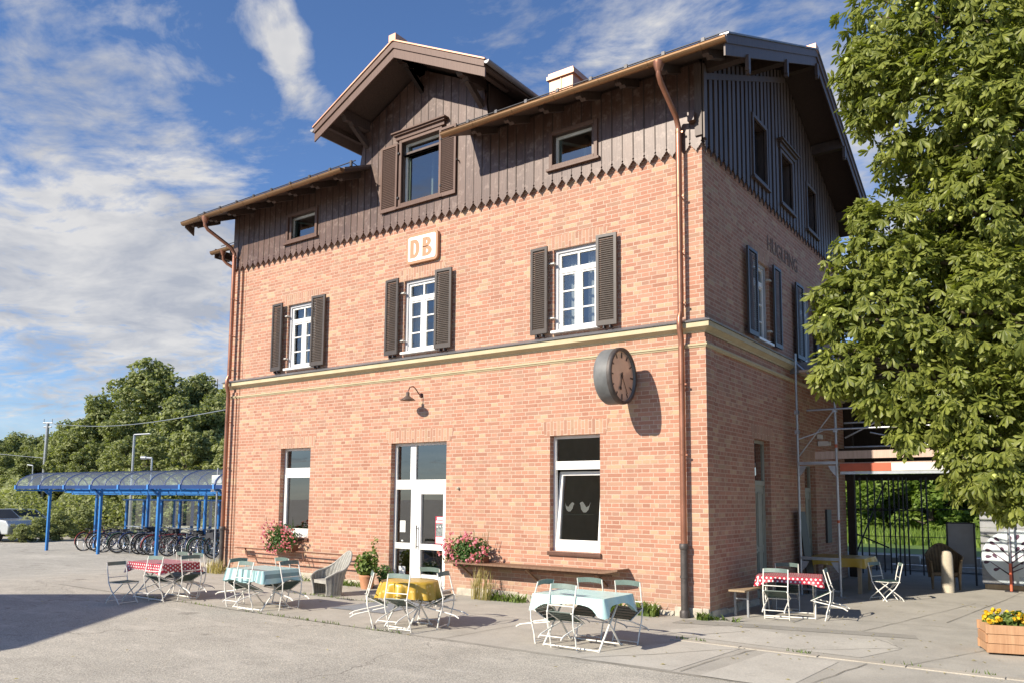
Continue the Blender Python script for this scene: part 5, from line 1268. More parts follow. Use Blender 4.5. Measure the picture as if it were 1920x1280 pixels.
def poly(pts): b.prism(pts, lambda p: (p[0], -.016, p[1]), lambda p: (p[0], -.0105, p[1]))
cx0 = .02
poly([(cx0-.035, .14), (cx0+.035, .14), (cx0+.022, .7), (cx0+.02, 1.1), (cx0-.02, 1.1), (cx0-.022, .7)])
def limb(x0, z0, x1, z1, w=.016): d = Vector((x1-x0, z1-z0)); n_ = Vector((-d.y, d.x)).normalized()*w; poly([(x0-n_.x, z0-n_.y), (x1-n_.x*.5, z1-n_.y*.5), (x1+n_.x*.5, z1+n_.y*.5), (x0+n_.x, z0+n_.y)])
def drop_(x, z, ang, L=.13):
    d = Vector((math.cos(R(ang)), math.sin(R(ang)))); n_ = Vector((-d.y, d.x)); pts = []
    for k in range(14): a = 2*math.pi*k/14; u = (1-math.cos(a))/2; pts.append((x+d.x*L*u+n_.x*L*.36*math.sin(a)*math.sqrt(u), z+d.y*L*u+n_.y*L*.36*math.sin(a)*math.sqrt(u)))
    poly(pts)
for x1, z1 in ((-.38, .86), (-.28, 1.02), (.36, .90), (.42, .78), (-.40, .62), (-.22, .48), (.30, .55), (.34, 1.02)): limb(cx0, z1-.30 if z1 > .6 else z1-.15, cx0+x1, z1, .014)
for x, z, a in ((-.36, .86, 170), (-.28, 1.0, 150), (-.20, 1.08, 140), (0, 1.08, 90), (.12, 1.12, 70), (.20, 1.02, 30), (.34, .90, 40), (.40, .78, 5), (.30, .66, -10), (.28, .55, -30), (-.40, .62, 190), (-.26, .70, 130), (-.22, .48, 200), (.10, .86, 60), (-.12, .84, 120), (.16, .60, 20), (-.36, .74, 185), (.42, .64, -8)): drop_(cx0+x, z, a)
b.build('tree_emblem', dk, SP)
vs, fs = text_mesh('SCH', .11, .001); b = MB(); b.add([(.26+v.x, -.0135-v.z, .27+v.y) for v in vs], fs); b.build('sign_letters', material('faint_grey_text', (.45, .5, .5), .6), SP)
b = MB(); b.tube([(0, 0, 0), (0, 0, .62)], .028, 10, material('orange_red_paint', (.70, .16, .08), .5)); b.tube([(0, 0, .62), (0, 0, 1.68)], .026, 10, ga); b.box(-.12, .12, -.12, .12, 0, .02, MT['darksteel'])
o = b.build('barrier_pole', ga); o.location = (3.70, 8.05, 0); tag(o, 'steel pole with orange red lower half in front of the tree sign', 'pole')
b = MB(); b.box(-.18, .3, -.1, .1, .35, .9, MT['white']); b.box(-.16, -.05, -.105, -.1, .66, .72, dk); b.box(-.16, -.06, -.105, -.1, .52, .57, dk); b.box(-.2, .32, -.11, .11, .9, .93, MT['darksteel']); b.box(-.15, .28, -.09, .09, 0, .35, MT['darksteel']); o = b.build('white_cabinet', MT['white']); o.location = (4.15, 7.9, 0); tag(o, 'small white cabinet with dark top at the right edge behind the pole', 'cabinet')

# ------------------------------------------------------------------ horse chestnut tree, right
CT = empty('chestnut_tree', (7.6, .6, 0)); tag(CT, 'large horse chestnut tree with green conkers filling the right side', 'tree')
CL = leafmat('chestnut_leaf', (.070, .100, .016), (.275, .300, .062), .38, 1.3, .45, .35); FRm = material('green_conker', (.42, .46, .12), .5, 0, .2, 4)
off = Vector((7.6, .6, 0)); blobs = []
for (u, v, r, dd_) in [(1700, 40, 105, 11), (1815, 60, 130, 10.6), (1650, 150, 72, 10.8), (1760, 210, 115, 10.5), (1880, 250, 120, 10.2), (1625, 215, 34, 10.9), (1700, 310, 55, 11.6), (1850, 400, 125, 10.4), (1745, 420, 70, 11),
        (1660, 440, 62, 10.6), (1618, 490, 60, 10.8), (1566, 560, 40, 10.8), (1650, 580, 95, 10.6), (1780, 570, 120, 10.3), (1900, 600, 130, 10.0), (1562, 600, 35, 10.6), (1582, 680, 48, 10.5), (1560, 705, 30, 10.6), (1670, 690, 80, 10.4), (1640, 745, 34, 10.4), (1800, 720, 100, 10.2), (1900, 790, 110, 9.9),
        (1735, 780, 52, 10.2), (1700, 810, 30, 10.3), (1850, 870, 75, 9.9), (1910, 900, 60, 9.8), (1800, 845, 40, 10), (1690, 520, 70, 11.4), (1860, 500, 100, 11.5), (1950, 450, 160, 10.5), (2000, 200, 200, 10.6), (2020, 700, 190, 10.2), (1830, 640, 90, 11.6), (1960, 60, 160, 11), (1620, 400, 26, 10.9), (1612, 130, 30, 10.7), (1905, 940, 40, 9.8), (1600, 330, 0, 10)]:
    if r: blobs.append((at(u, v, d=dd_), r/FPX*dd_))
for q in [((7.5, -1, 8.5), 2.6), ((9, 1, 7.5), 2.8), ((9.5, -1.5, 6), 2.4), ((8, 2.5, 9), 2.6), ((6.5, 1.5, 10), 2.4), ((7.6, .4, 11), 2.2), ((10.5, 1.5, 5.5), 2.2), ((9, 3.5, 6), 2.2), ((8.2, -2.6, 4.6), 1.6)]: blobs.append((Vector(q[0]), q[1]))
b = MB(); rr = random.Random(44)
def palmate(p, out, s):
    dn = (out*.6+Vector((rr.gauss(0, .5), rr.gauss(0, .5), rr.gauss(0, .4)-.55))).normalized()          # leaf axis, drooping outwards
    up = (Vector((0, 0, .75))+out*.75+Vector((rr.gauss(0, .45), rr.gauss(0, .45), 0))).normalized(); sd = dn.cross(up)
    if sd.length < .1: return
    sd.normalize(); up = sd.cross(dn)
    for k, (a, L) in enumerate(((-78, .62), (-40, .86), (0, 1.), (40, .86), (78, .62))):
        a += rr.uniform(-9, 9); d = dn*math.cos(R(a))+sd*math.sin(R(a)); w = up.cross(d); L *= s*rr.uniform(.85, 1.1); dr_ = -up*L*rr.uniform(.10, .5)
        c1 = p+d*L*.5+dr_*.25; tip = p+d*L+dr_; ww = L*.17
        for sg_ in (-1, 1):
            o1 = p+d*L*.42+dr_*.2+w*sg_*ww*.72-up*ww*.22; o2 = p+d*L*.76+dr_*.6+w*sg_*ww-up*ww*.32
            b.add([p, o1, o2, c1] if sg_ < 0 else [p, c1, o2, o1], [(0, 1, 2, 3)], CL); b.add([c1, o2, tip], [(0, 1, 2) if sg_ < 0 else (0, 2, 1)], CL)
for i, (c, r) in enumerate(blobs):
    big = r > 1.5; n = int((260 if big else 1) + (0 if big else 1250*max(r, .25)**1.8)+16)
    for _ in range(n):
        d = Vector((rr.gauss(0, 1), rr.gauss(0, 1), rr.gauss(0, 1))).normalized(); t = .60+.45*rr.random()**.6
        nz = noise.noise(c*3+d*2.2)
        if nz < -.14 and rr.random() < .8: continue
        palmate(c+d*r*t*(1+.28*nz)-off, d, rr.uniform(.10, .20)*(1.35 if big else 1))
b.build('crown', CL, CT, recalc=False)
b = MB(); bk_ = MT['bark']
b.tube([(0, 0, -.05), (.02, 0, .5), (-.05, 0, 2), (-.1, -.05, 3.4), (-.1, -.2, 5), (-.05, -.2, 7.5), (0, 0, 10)], [.46, .36, .31, .28, .22, .15, .05], 14, bk_); b.build('trunk', bk_, CT)
for i, (c, r) in enumerate(blobs):
    if i % 2 and r < 1.5 and i not in (11, 15, 17): continue
    e = c-off; st = Vector((-.1, -.1, min(max(2.6, e.z-1.2), 9))); mid_ = st*.45+e*.55+Vector((rr.uniform(-.2, .2), rr.uniform(-.2, .2), .35)); b = MB()
    b.tube([st, st*.75+mid_*.25+Vector((0, 0, .1)), mid_, mid_*.4+e*.6, e], [.11, .085, .055, .035, .015], 7, bk_)
    for _ in range(7):
        d = Vector((rr.gauss(0, 1), rr.gauss(0, 1), rr.gauss(0, .8))).normalized(); b.tube([mid_*.3+e*.7, e+d*r*.5, e+d*r*.9], [.02, .012, .005], 5, bk_)
    b.build('limb', bk_, CT)
fr0 = None; k = 0
for i in range(400):
    c, r = blobs[rr.randrange(0, 37)]
    d = Vector((rr.gauss(0, 1), rr.gauss(0, 1), rr.gauss(0, 1))).normalized()
    if d.dot((CP-c).normalized()) < .15 or d.z < -.5: continue
    p = c+d*r*1.02-off
    if fr0 is None:
        b = MB(); b.lathe([(.001, -.03), (.02, -.024), (.029, -.006), (.03, .006), (.02, .024), (.001, .03)], n=10); fr0 = b.build('conker', FRm, CT); q = fr0
    else: q = fr0.copy(); COL.objects.link(q)
    q.parent = CT; q.location = p; q.scale = [rr.uniform(.8, 1.15)]*3; k += 1
    if k >= 95: break

# ------------------------------------------------------------------ left side: bicycle shelter, bicycles
p1 = gnd(87, 1031); p2 = gnd(182, 1039); p3 = gnd(292, 1046); ax = (p3-p1); ax.z = 0; Lp = ax.length/2; ang = math.atan2(ax.y, ax.x); ax.normalize(); pn = Vector((-ax.y, ax.x, 0))
BS = empty('bike_shelter', p1, ang); tag(BS, 'blue bicycle shelter with a glazed barrel roof left of the station', 'bike shelter')
zb_ = (at(182, 912, y=p2.y-.4)-p1).z; bl = MT['blue']; bn = material('shaded_blue_paint', (.008, .035, .14), .4)  # bn: darker copy of the blue paint, with the shade put into its colour
sp = Lp/2; ribs = [sp*k-sp for k in range(10)]; x0, x1 = ribs[0]-.05, ribs[-1]; fy, ry = -.45, 2.25; rise = .62
b = MB(); b.box(x0, x1, fy-.05, fy+.03, zb_-.07, zb_+.07, bn); b.box(x0, x1, ry-.03, ry+.05, zb_-.07, zb_+.07, bl); b.box(x0, x1, 1.75, 1.80, zb_-.22, zb_-.10, bl); b.build('eaves_beam', bl, BS)
lb_ = material('light_blue_metal', (.06, .22, .55), .4)
for i, x in enumerate(ribs):
    b = MB(); n = 12; b.tube([(x, (fy+ry)/2-(ry-fy)/2*math.cos(math.pi*k/n), zb_+.05+rise*math.sin(math.pi*k/n)) for k in range(n+1)], .040, 6, bn)
    b.box(x-.05, x+.05, fy-.08, fy+.0, zb_-.09, zb_+.09, lb_); b.box(x-.025, x+.025, fy, ry, zb_-.16, zb_-.09, bl); b.build('rib', bl, BS)
    if i < len(ribs)-1:
        b = MB(); xm = x+sp/2; b.tube([(xm, (fy+ry)/2-(ry-fy)/2*math.cos(math.pi*k/n), zb_+.05+rise*math.sin(math.pi*k/n)) for k in range(n+1)], .026, 6, bn); b.build('glazing_bar', bl, BS)
pg = bpy.data.materials.new('shelter_roof_glazing'); pg.use_nodes = True; q = NG(pg.node_tree); pp = q.n['Principled BSDF']; out_ = q.n['Material Output']
pp.inputs['Base Color'].default_value = (.42, .48, .53, 1); pp.inputs['Roughness'].default_value = .15; tr_ = q.new('ShaderNodeBsdfTransparent'); tr_.inputs[0].default_value = (.86, .91, .95, 1); mx_ = q.new('ShaderNodeMixShader'); mx_.inputs[0].default_value = .20
q.l.new(tr_.outputs[0], mx_.inputs[1]); q.l.new(pp.outputs[0], mx_.inputs[2]); q.l.new(mx_.outputs[0], out_.inputs[0])
b = MB(); n = 12; vs = []
for xx in (x0, x1):
    for k in range(n+1): vs.append((xx, (fy+ry)/2-(ry-fy)/2*math.cos(math.pi*k/n), zb_+.07+rise*math.sin(math.pi*k/n)))
b.add(vs, [(k, k+1, n+2+k, n+1+k) for k in range(n)], None, True); b.build('roof_glazing', pg, BS, recalc=False)
b = MB(); b.box(x0, x1, ry-.16, ry-.14, zb_-.30, zb_-.10, MT['blue'])
for i in range(len(ribs)-1): # light blue half moon panels on the rear beam
    xm = ribs[i]+sp/2; b.prism([(xm-sp*.42, zb_-.23)]+[(xm-sp*.42*math.cos(math.pi*k/8), zb_-.23+.16*math.sin(math.pi*k/8)) for k in range(9)], lambda p: (p[0], ry-.20, p[1]), lambda p: (p[0], ry-.17, p[1]), MT['bluelight'])
b.build('gusset_panel', MT['bluelight'], BS)
for k in range(4):
    for yy in (0., 2.15):
        b = MB(); b.box(k*Lp-.05, k*Lp+.05, yy-.05, yy+.05, 0, zb_-.05, bl); b.build('post', bl, BS)
    b = MB(); b.bar((k*Lp, 0, zb_-.35), (k*Lp, fy+.1, zb_-.05), .05, .08); b.build('bracket', bl, BS)
b = MB()
for k in range(18): x = .8+k*.48; b.tube([(x, .9, 0), (x, .9, .45), (x+.1, 1.2, .5), (x+.1, 1.25, 0)], .012, 5)
b.build('bike_rack', MT['galv'], BS)
def make_bike(fc, basket):
    t = empty('bicycle'); fm = material('bike_paint', fc, .35, .2, .05)
    wr_ = .345
    def wheel(y):
        b = MB(); n = 28; b.tube([(0, y+wr_*math.cos(2*math.pi*k/n), wr_+.02+wr_*math.sin(2*math.pi*k/n)) for k in range(n)], .021, 6, MT['tyre'], closed=True)
        b.tube([(0, y+(wr_-.025)*math.cos(2*math.pi*k/n), wr_+.02+(wr_-.025)*math.sin(2*math.pi*k/n)) for k in range(n)], .009, 5, MT['chrome'], closed=True)
        for k in range(14): a = 2*math.pi*k/14; b.tube([(0, y, wr_+.02), (0, y+(wr_-.03)*math.cos(a), wr_+.02+(wr_-.03)*math.sin(a))], .0022, 3, MT['chrome'], cap=False)
        b.tube([(-.05, y, wr_+.02), (.05, y, wr_+.02)], .018, 6, MT['chrome']); return b.build('wheel', MT['tyre'], t)
    wheel(-.52); wheel(.52); zc = wr_+.02; b = MB(); P = dict(bb=(0, -.08, .28), st=(0, -.26, .72), hd=(0, .33, .76), hl=(0, .37, .62), rw=(0, -.52, zc), fw=(0, .52, zc))
    for a, c_ in (('bb', 'st'), ('bb', 'hl'), ('st', 'hd'), ('hd', 'hl'), ('hl', 'fw'), ('bb', 'rw'), ('st', 'rw')): b.tube([P[a], P[c_]], .016, 6, fm)
    b.tube([P['st'], (0, -.29, .83)], .012, 6, MT['chrome']); b.tube([P['hd'], (0, .31, .88)], .012, 6, MT['chrome'])
    n = 10; 
    for y in (-.52, .52): b.tube([(0, y-(wr_+.035)*math.cos(R(-10+110*k/n+ (0 if y < 0 else 60))), zc+(wr_+.035)*math.sin(R(-10+110*k/n+(0 if y < 0 else 60)))) for k in range(n+1)], .012, 4, fm)
    b.tube([(0, -.52, zc), (.05, -.62, .66), (.05, -.28, .68)], .006, 4, MT['darksteel']); b.tube([(0, -.52, zc), (-.05, -.62, .66), (-.05, -.28, .68)], .006, 4, MT['darksteel']); b.build('frame', fm, t)
    b = MB(); b.tube([(-.27, .20, .94), (-.2, .26, .94), (0, .31, .90), (.2, .26, .94), (.27, .20, .94)], .012, 6); b.build('handlebar', MT['darksteel'], t)
    b = MB(); b.prism([(-.42, -.07), (-.42, .07), (-.30, .05), (-.17, .015), (-.17, -.015), (-.30, -.05)], lambda p: (p[1], p[0], .83), lambda p: (p[1], p[0], .87)); b.build('saddle', MT['tyre'], t)
    if basket: b = MB(); b.box(-.16, .16, .38, .62, .68, .70); [b.box(-.17+.34*i, -.15+.34*i-.0, .38, .62, .68, .9) for i in (0, 1)]; b.box(-.17, .17, .37, .39, .68, .9); b.box(-.17, .17, .61, .63, .68, .9); b.build('basket', MT['darksteel'], t)
    return t
protos = [(make_bike((.03, .03, .035), True), 'black', 'with a front basket'), (make_bike((.35, .05, .05), False), 'red', ''), (make_bike((.45, .46, .47), False), 'silver', ''), (make_bike((.03, .06, .20), False), 'dark blue', ''), (make_bike((.03, .10, .06), True), 'dark green', 'with a front basket')]
ords = 'first second third fourth fifth sixth seventh eighth ninth tenth eleventh twelfth thirteenth fourteenth fifteenth sixteenth seventeenth eighteenth nineteenth twentieth'.split()
seq = [1, 0, 2, 3, 0, 4, 3, 2, 0, 1, 2, 0, 3, 2, 4, 0]; usedp = set(); rr = random.Random(17)
for i, k in enumerate(seq):
    pr, cn_, ex = protos[k]; t = pr if k not in usedp else copy_tree(pr); usedp.add(k)
    s_ = 1.25+i*.56; w = p1+ax*s_+pn*(1.50+rr.uniform(-.12, .12)); t.location = (w.x, w.y, gz(w.x)); t.scale = [1.1*rr.uniform(.94, 1.06)]*3; t.rotation_euler = (rr.uniform(-.05, .05), rr.uniform(-.12, .12), ang+R(rr.uniform(-20, 12))+ (math.pi if rr.random() < .15 else 0))
    tag(t, f'{cn_} bicycle {ex+" " if ex else ""}{ords[i]} from the left under the blue shelter', 'bicycle', 'bicycles parked under the blue shelter')
# second row of bikes facing the other way, behind
for i in range(9):
    pr, cn_, ex = protos[(i*3+1) % 5]; t = copy_tree(pr); s_ = 2.6+i*.86; w = p1+ax*s_+pn*(3.1+rr.uniform(-.1, .1)); t.location = (w.x, w.y, gz(w.x)); t.rotation_euler = (0, rr.uniform(-.1, .1), ang+math.pi+R(rr.uniform(-15, 15)))
    tag(t, f'{cn_} bicycle {ords[i]} from the left in the back row behind the shelter', 'bicycle', 'bicycles parked in the back row')

# glazed waiting shelter further back
WS = empty('waiting_shelter', (-31.2, 7.0, -.45), ang); tag(WS, 'glazed waiting shelter with blue posts behind the bicycles', 'shelter')
gls = glassmat('shelter_glass', (.78, .88, .88), .3)
for k in range(9):
    for yy in (0, 1.6): 
        b = MB(); b.box(k*1.3-.05, k*1.3+.05, yy-.05, yy+.05, 0, 2.2); b.build('post', bl, WS)
    if k < 8: b = MB(); b.add([(k*1.3+.06, 0, .3), (k*1.3+1.24, 0, .3), (k*1.3+1.24, 0, 2.2), (k*1.3+.06, 0, 2.2)], [(0, 1, 2, 3)]); b.build('glass_panel', gls, WS, recalc=False)
b = MB(); b.box(-.2, 10.7, -.1, 1.7, 2.2, 2.26); b.build('roof', bl, WS)
b = MB(); b.box(0, 10.4, -.02, .02, .98, 1.03); b.build('rail', MT['galv'], WS)

# street signs on a pole
g0 = gnd(401, 1052); SG = empty('sign_post', g0); tag(SG, 'grey pole with two small white signs left of the station', 'sign')
b = MB(); zt = (at(402, 876, x=g0.x)-g0).z; b.tube([(0, 0, 0), (0, 0, zt)], .03, 8); b.build('pole', MT['galv'], SG)
def zat(v): return (at(402, v, x=g0.x)-g0).z
fac = math.atan2(CP.y-g0.y, CP.x-g0.x)+math.pi/2
b = MB(); q = Matrix.Rotation(fac-R(24), 4, 'Z'); 
def TS(x, y, z): return q @ Vector((x, y, z))
w_ = .20
b.add([TS(-w_, -.04, zat(905)), TS(w_*.7, -.04, zat(905)), TS(w_, -.04, zat(900)), TS(w_, -.04, zat(895)), TS(w_*.85, -.04, zat(889)), TS(-w_, -.04, zat(890))], [(0, 1, 2, 3, 4, 5)]); b.add([TS(-.07, -.043, zat(902)), TS(.05, -.043, zat(902)), TS(.05, -.043, zat(901)), TS(-.07, -.043, zat(901))], [(0, 1, 2, 3)], None); b.build('arrow_plate', white_s, SG, recalc=False)
b = MB(); b.add([TS(-w_*1.1, -.04, zat(921)), TS(w_*1.1, -.04, zat(921)), TS(w_*1.1, -.04, zat(906.5)), TS(-w_*1.1, -.04, zat(906.5))], [(0, 1, 2, 3)]); b.build('name_plate', white_s, SG, recalc=False)
vs, fs = text_mesh('100 m', .17, .001, True); b = MB(); b.add([TS(v.x*.9, -.045-v.z, zat(913)+v.y) for v in vs], fs); b.build('sign_letters', material('sign_black_text', (.05, .05, .05), .5), SG)
# flat stones near the left corner
b = MB(); rr = random.Random(4)
for i in range(3):
    r_ = .22-.04*i; b.lathe([(r_, 0), (r_*1.02, .05), (r_*.8, .10+.02*i), (.001, .12+.02*i)], (i*.35-.3, rr.uniform(-.06, .06), 0), 9, None)
o = b.build('stone_edging', MT['stone']); o.location = gnd(380, 1062); tag(o, 'flat dark stones on the ground beside the sign pole', 'stone')

# ------------------------------------------------------------------ background vegetation
LA = leafmat('far_leaves', (.14, .165, .062), (.33, .36, .15), .33, .25, .6); LB = leafmat('far_leaves_pale', (.17, .195, .075), (.36, .385, .17), .33, .25, .6); LC = leafmat('spruce_needles', (.02, .038, .018), (.05, .08, .036), .1, .3, .7)
LD = leafmat('lit_leaves', (.07, .12, .018), (.20, .28, .05), .35, .3, .5)
def tree_mesh(seed, hgt, wid, nb, nl, leaf, m, base=.15):
    rr = random.Random(seed); b = MB(); bl_ = []
    for k in range(nb):
        t = base+(1-base)*(k+.5)/nb; rad = wid*math.sin(math.pi*min(1, (t-base*.6)/(1-base*.6))**.8)**.6*.62; a = k*2.4+rr.uniform(-.4, .4)
        q_ = rr.uniform(.45, 1.15); bl_.append((Vector((math.cos(a)*rad*q_, math.sin(a)*rad*q_, hgt*(t*.93+rr.uniform(-.05, .05)))), wid*rr.uniform(.12, .27)))
    bl_.append((Vector((0, 0, hgt*.95)), wid*.12)); bl_.append((Vector((0, 0, hgt*.5)), wid*.5)); bl_.append((Vector((0, 0, hgt*.72)), wid*.34))
    tot = sum(r*r for _, r in bl_)
    for c, r in bl_:
        for _ in range(int(nl*r*r/tot)):
            d = Vector((rr.gauss(0, 1), rr.gauss(0, 1), rr.gauss(0, 1))).normalized(); nz = noise.noise(c+d*1.9)
            if nz < -.08 and rr.random() < .8: continue
            p = c+Vector((d.x, d.y, d.z*.8))*r*(.7+.35*rr.random())*(1+.4*nz)
            n_ = (d*.6+Vector((rr.gauss(0, .6), rr.gauss(0, .6), .35+rr.gauss(0, .5)))).normalized(); a = n_.orthogonal().normalized(); a.rotate(Matrix.Rotation(rr.uniform(0, 6.3), 3, n_)); c2 = n_.cross(a); s_ = leaf*rr.uniform(.5, 1.3)
            b.add([p-a*s_*.6, p+c2*s_*.35, p+a*s_*.6, p-c2*s_*.35], [(0, 1, 2, 3)], m)
    t = MB(); t.tube([(0, 0, -.3), (.05, 0, hgt*.3), (-.05, .05, hgt*.6), (0, 0, hgt*.9)], [wid*.055, wid*.042, wid*.028, wid*.01], 8, MT['bark'])
    for c, r in bl_[::2]: t.tube([(0, 0, max(.5, c.z-wid*.5)), c*.6+Vector((0, 0, c.z*.35)), c], [wid*.022, wid*.014, wid*.005], 6, MT['bark'])
    return b, t
def make_tree(name, *a, **k):
    b, t = tree_mesh(*a, **k); e = empty(name); b.build('crown', None, e, recalc=False); t.build('trunk', MT['bark'], e); return e
def make_spruce(seed, hgt, wid, m, n=26):
    rr = random.Random(seed); e = empty('spruce_tree'); b = MB()
    for k in range(n):
        t = k/n; z = hgt*(.1+.9*t); rad = wid*(1-t)**.9+.1
        for j in range(int(16-8*t)):
            a = rr.uniform(0, 6.28); L = rad*rr.uniform(.75, 1.1); d = Vector((math.cos(a), math.sin(a), 0)); s_ = Vector((-d.y, d.x, 0))
            for i in range(4):
                u0, u1 = i/4, (i+1)/4; w0, w1 = L*.16*(1-u0*.6)*rr.uniform(.8, 1.3), L*.16*(1-u1*.7)*rr.uniform(.5, 1)
                q0 = d*L*u0+Vector((0, 0, z-L*.35*u0)); q1 = d*L*u1+Vector((0, 0, z-L*.35*u1-rr.uniform(0, .15)))
                b.add([q0-s_*w0, q0+s_*w0, q1+s_*w1, q1-s_*w1], [(0, 1, 2, 3)], m)
    b.build('crown', m, e, recalc=False); t = MB(); t.tube([(0, 0, -.2), (0, 0, hgt)], [wid*.09, .02], 7); t.build('trunk', MT['bark'], e); return e
big = [make_tree('deciduous_tree', 51, 13.5, 4.9, 58, 36000, .27, LA), make_tree('deciduous_tree', 52, 10.5, 3.7, 46, 26000, .25, LA), make_tree('birch_tree', 53, 8.0, 2.1, 30, 9500, .20, LB)]
bush0 = make_tree('shrub', 54, 2.3, 1.5, 10, 6000, .14, LB, base=.0)
usedb = set()
def put_tree(k, u, dist, top, lab, cat, group, wide=1.):
    """stand a tree along the view line u at a distance so that its top reaches pixel row top"""
    pr = big[k] if isinstance(k, int) else k
    t = pr if pr.name not in usedb else copy_tree(pr); usedb.add(pr.name)
    p = at(u, 930, d=dist); zt = at(u, top, d=dist).z; z0 = gz(p.x); H = {0: 13.5, 1: 10.5, 2: 8.0}.get(k, None) or k['H']; s_ = (zt-z0)/H
    t.location = (p.x, p.y, z0); t.scale = (s_*wide, s_*wide, s_); t.rotation_euler = (0, 0, (u*.37) % 6.28); tag(t, lab, cat, group); return t
bush0['H'] = 2.3
G1 = 'trees behind the bicycle shelter'
put_tree(0, 270, 62, 660, 'tallest broad tree above the bicycle shelter', 'tree', G1, 1.12)
put_tree(1, 180, 60, 742, 'rounded dark tree left of the tallest tree', 'tree', G1, 1.1)
put_tree(0, 365, 66, 690, 'broad tree right of the tallest tree', 'tree', G1, .95)
put_tree(1, 425, 64, 716, 'dark tree just left of the station corner', 'tree', G1, .95)
put_tree(1, 330, 56, 745, 'bushy tree in front of the tallest tree', 'tree', G1, 1.2)
put_tree(1, 395, 58, 742, 'bushy tree beside the left corner of the station', 'tree', G1, 1.1)
put_tree(1, 225, 56, 770, 'low bushy tree left of the tallest tree', 'tree', G1, 1.2)
put_tree(1, 475, 68, 700, 'tree behind the left corner of the station', 'tree', G1, 1.)
for i, (u, dd_, tp_) in enumerate([(235, 50, 810), (275, 48, 795), (310, 50, 812), (345, 47, 790), (385, 48, 800), (418, 46, 815), (205, 52, 830), (455, 48, 800), (150, 54, 835), (120, 58, 815)]):
    put_tree(2, u, dd_, tp_, f'pale slender birch, {ords[i]} of those standing in front of the taller trees', 'tree', 'birches in front of the taller trees', 1.15)
for i, (u, dd_, tp_) in enumerate([(20, 85, 812), (-25, 80, 816), (58, 82, 820), (92, 76, 815), (-60, 84, 812), (-110, 90, 810), (125, 70, 790), (0, 60, 850), (45, 58, 850), (85, 60, 845)]):
    put_tree(1, u, dd_, tp_, f'distant rounded tree at the far left, {ords[i]} of the group', 'tree', 'far trees at the left edge', 1.3)
spr = make_spruce(61, 9, 1.6, LC); spr['H'] = 9.0
for i, (u, tp_) in enumerate([(50, 812), (70, 812), (428, 700), (398, 706)]): put_tree(spr, u, 95 if i < 2 else 70, tp_, ('left small spruce on the far tree line', 'right small spruce on the far tree line', 'spruce peeking out at the station corner', 'spruce right of the broad trees')[i], 'tree', 'spruces on the tree line')
for i, (u, v_, s_) in enumerate([(40, 1018, .40), (75, 1016, .52), (110, 1014, .66), (150, 1010, .72), (25, 1010, .30), (185, 1004, .75), (225, 1000, .7)]):
    t = bush0 if i == 0 else copy_tree(bush0); p = gnd(u, v_-2); t.location = p; t.scale = (s_*1.35, s_*1.2, s_*1.0); t.rotation_euler = (0, 0, i*1.3); tag(t, f'low spreading shrub, {ords[i]} from the left of those beside the bicycle shelter' if i != 4 else 'smallest shrub at the left edge by the cars', 'shrub', 'shrubs beside the bicycle shelter')
hd_ = MB(); rr = random.Random(71)
for _ in range(26000):
    u = rr.uniform(-200, 520); p = at(u, 930, d=rr.uniform(46, 56)); z = gz(p.x)+rr.random()**1.3*2.8*(1+.3*math.sin(u*.05)); q = Vector((p.x, p.y, z)); a = Vector((rr.gauss(0, 1), rr.gauss(0, 1), rr.gauss(0, 1))).normalized(); c2 = a.orthogonal().normalized(); s_ = rr.uniform(.06, .16); hd_.add([q-a*s_, q+c2*s_*.6, q+a*s_, q-c2*s_*.6], [(0, 1, 2, 3)], LB)
tag(hd_.build('undergrowth', LB, recalc=False), 'dense undergrowth in front of the trees on the left', None, None, 'stuff')
# right background seen through the canopy
rt0 = make_tree('field_tree', 81, 7, 3.2, 16, 14000, .26, LD, base=.02); rt0['H'] = 7.
for i, (u, dd_, tp_) in enumerate([(1600, 56, 830), (1650, 52, 790), (1700, 55, 800), (1745, 50, 800), (1790, 52, 770), (1840, 50, 790), (1890, 52, 760), (1560, 58, 820), (1940, 50, 760), (1625, 66, 800), (1675, 64, 780), (1725, 66, 790), (1770, 62, 780), (1815, 66, 770)]):
    put_tree(rt0, u, dd_, tp_, f'sunlit leafy tree, {ords[i]} of those seen behind the canopy', 'tree', 'sunlit trees behind the canopy', 1.2)
gq = MB(); rr = random.Random(5)
gq.add([(-25, 16, .02), (16, 16, .02), (16, 60, .03), (-40, 60, .03)], [(0, 1, 2, 3)]); tag(gq.build('grass', MT['grass']), 'sunlit grass strip beyond the platform', None, None, 'structure')
gq = MB()
for _ in range(9000):
    x, y = rr.uniform(-16, 8), rr.uniform(27, 42); a = rr.uniform(0, 6.28); L = rr.uniform(.1, .6); s_ = Vector((math.cos(a), math.sin(a), 0))*.05; q = Vector((x, y, .02)); gq.add([q-s_, q+s_, q+Vector((rr.gauss(0, .08), rr.gauss(0, .08), L))], [(0, 1, 2)])
tag(gq.build('long_grass', LD, recalc=False), 'long sunlit grass beyond the platform', None, None, 'stuff')
sheet('platform', [[(-12, 13.4), (16, 13.4), (16, 15.6), (-12, 15.6)]], MT['kerb'], .30, .35, label='pale concrete platform edge behind the canopy')
sheet('platform_far', [[(-75, 13.5), (-24, 13.5), (-24, 15.0), (-75, 15.0)]], MT['kerb'], .25, .9, label='pale platform edge behind the bicycle shelter')
tuft_o = tuft((-2.0, -30, 0), 3, .2, .1, GRS, 'weed', 'weed on the forecourt behind the camera', 'weeds', 90)
bpy.data.objects.remove(tuft_o)

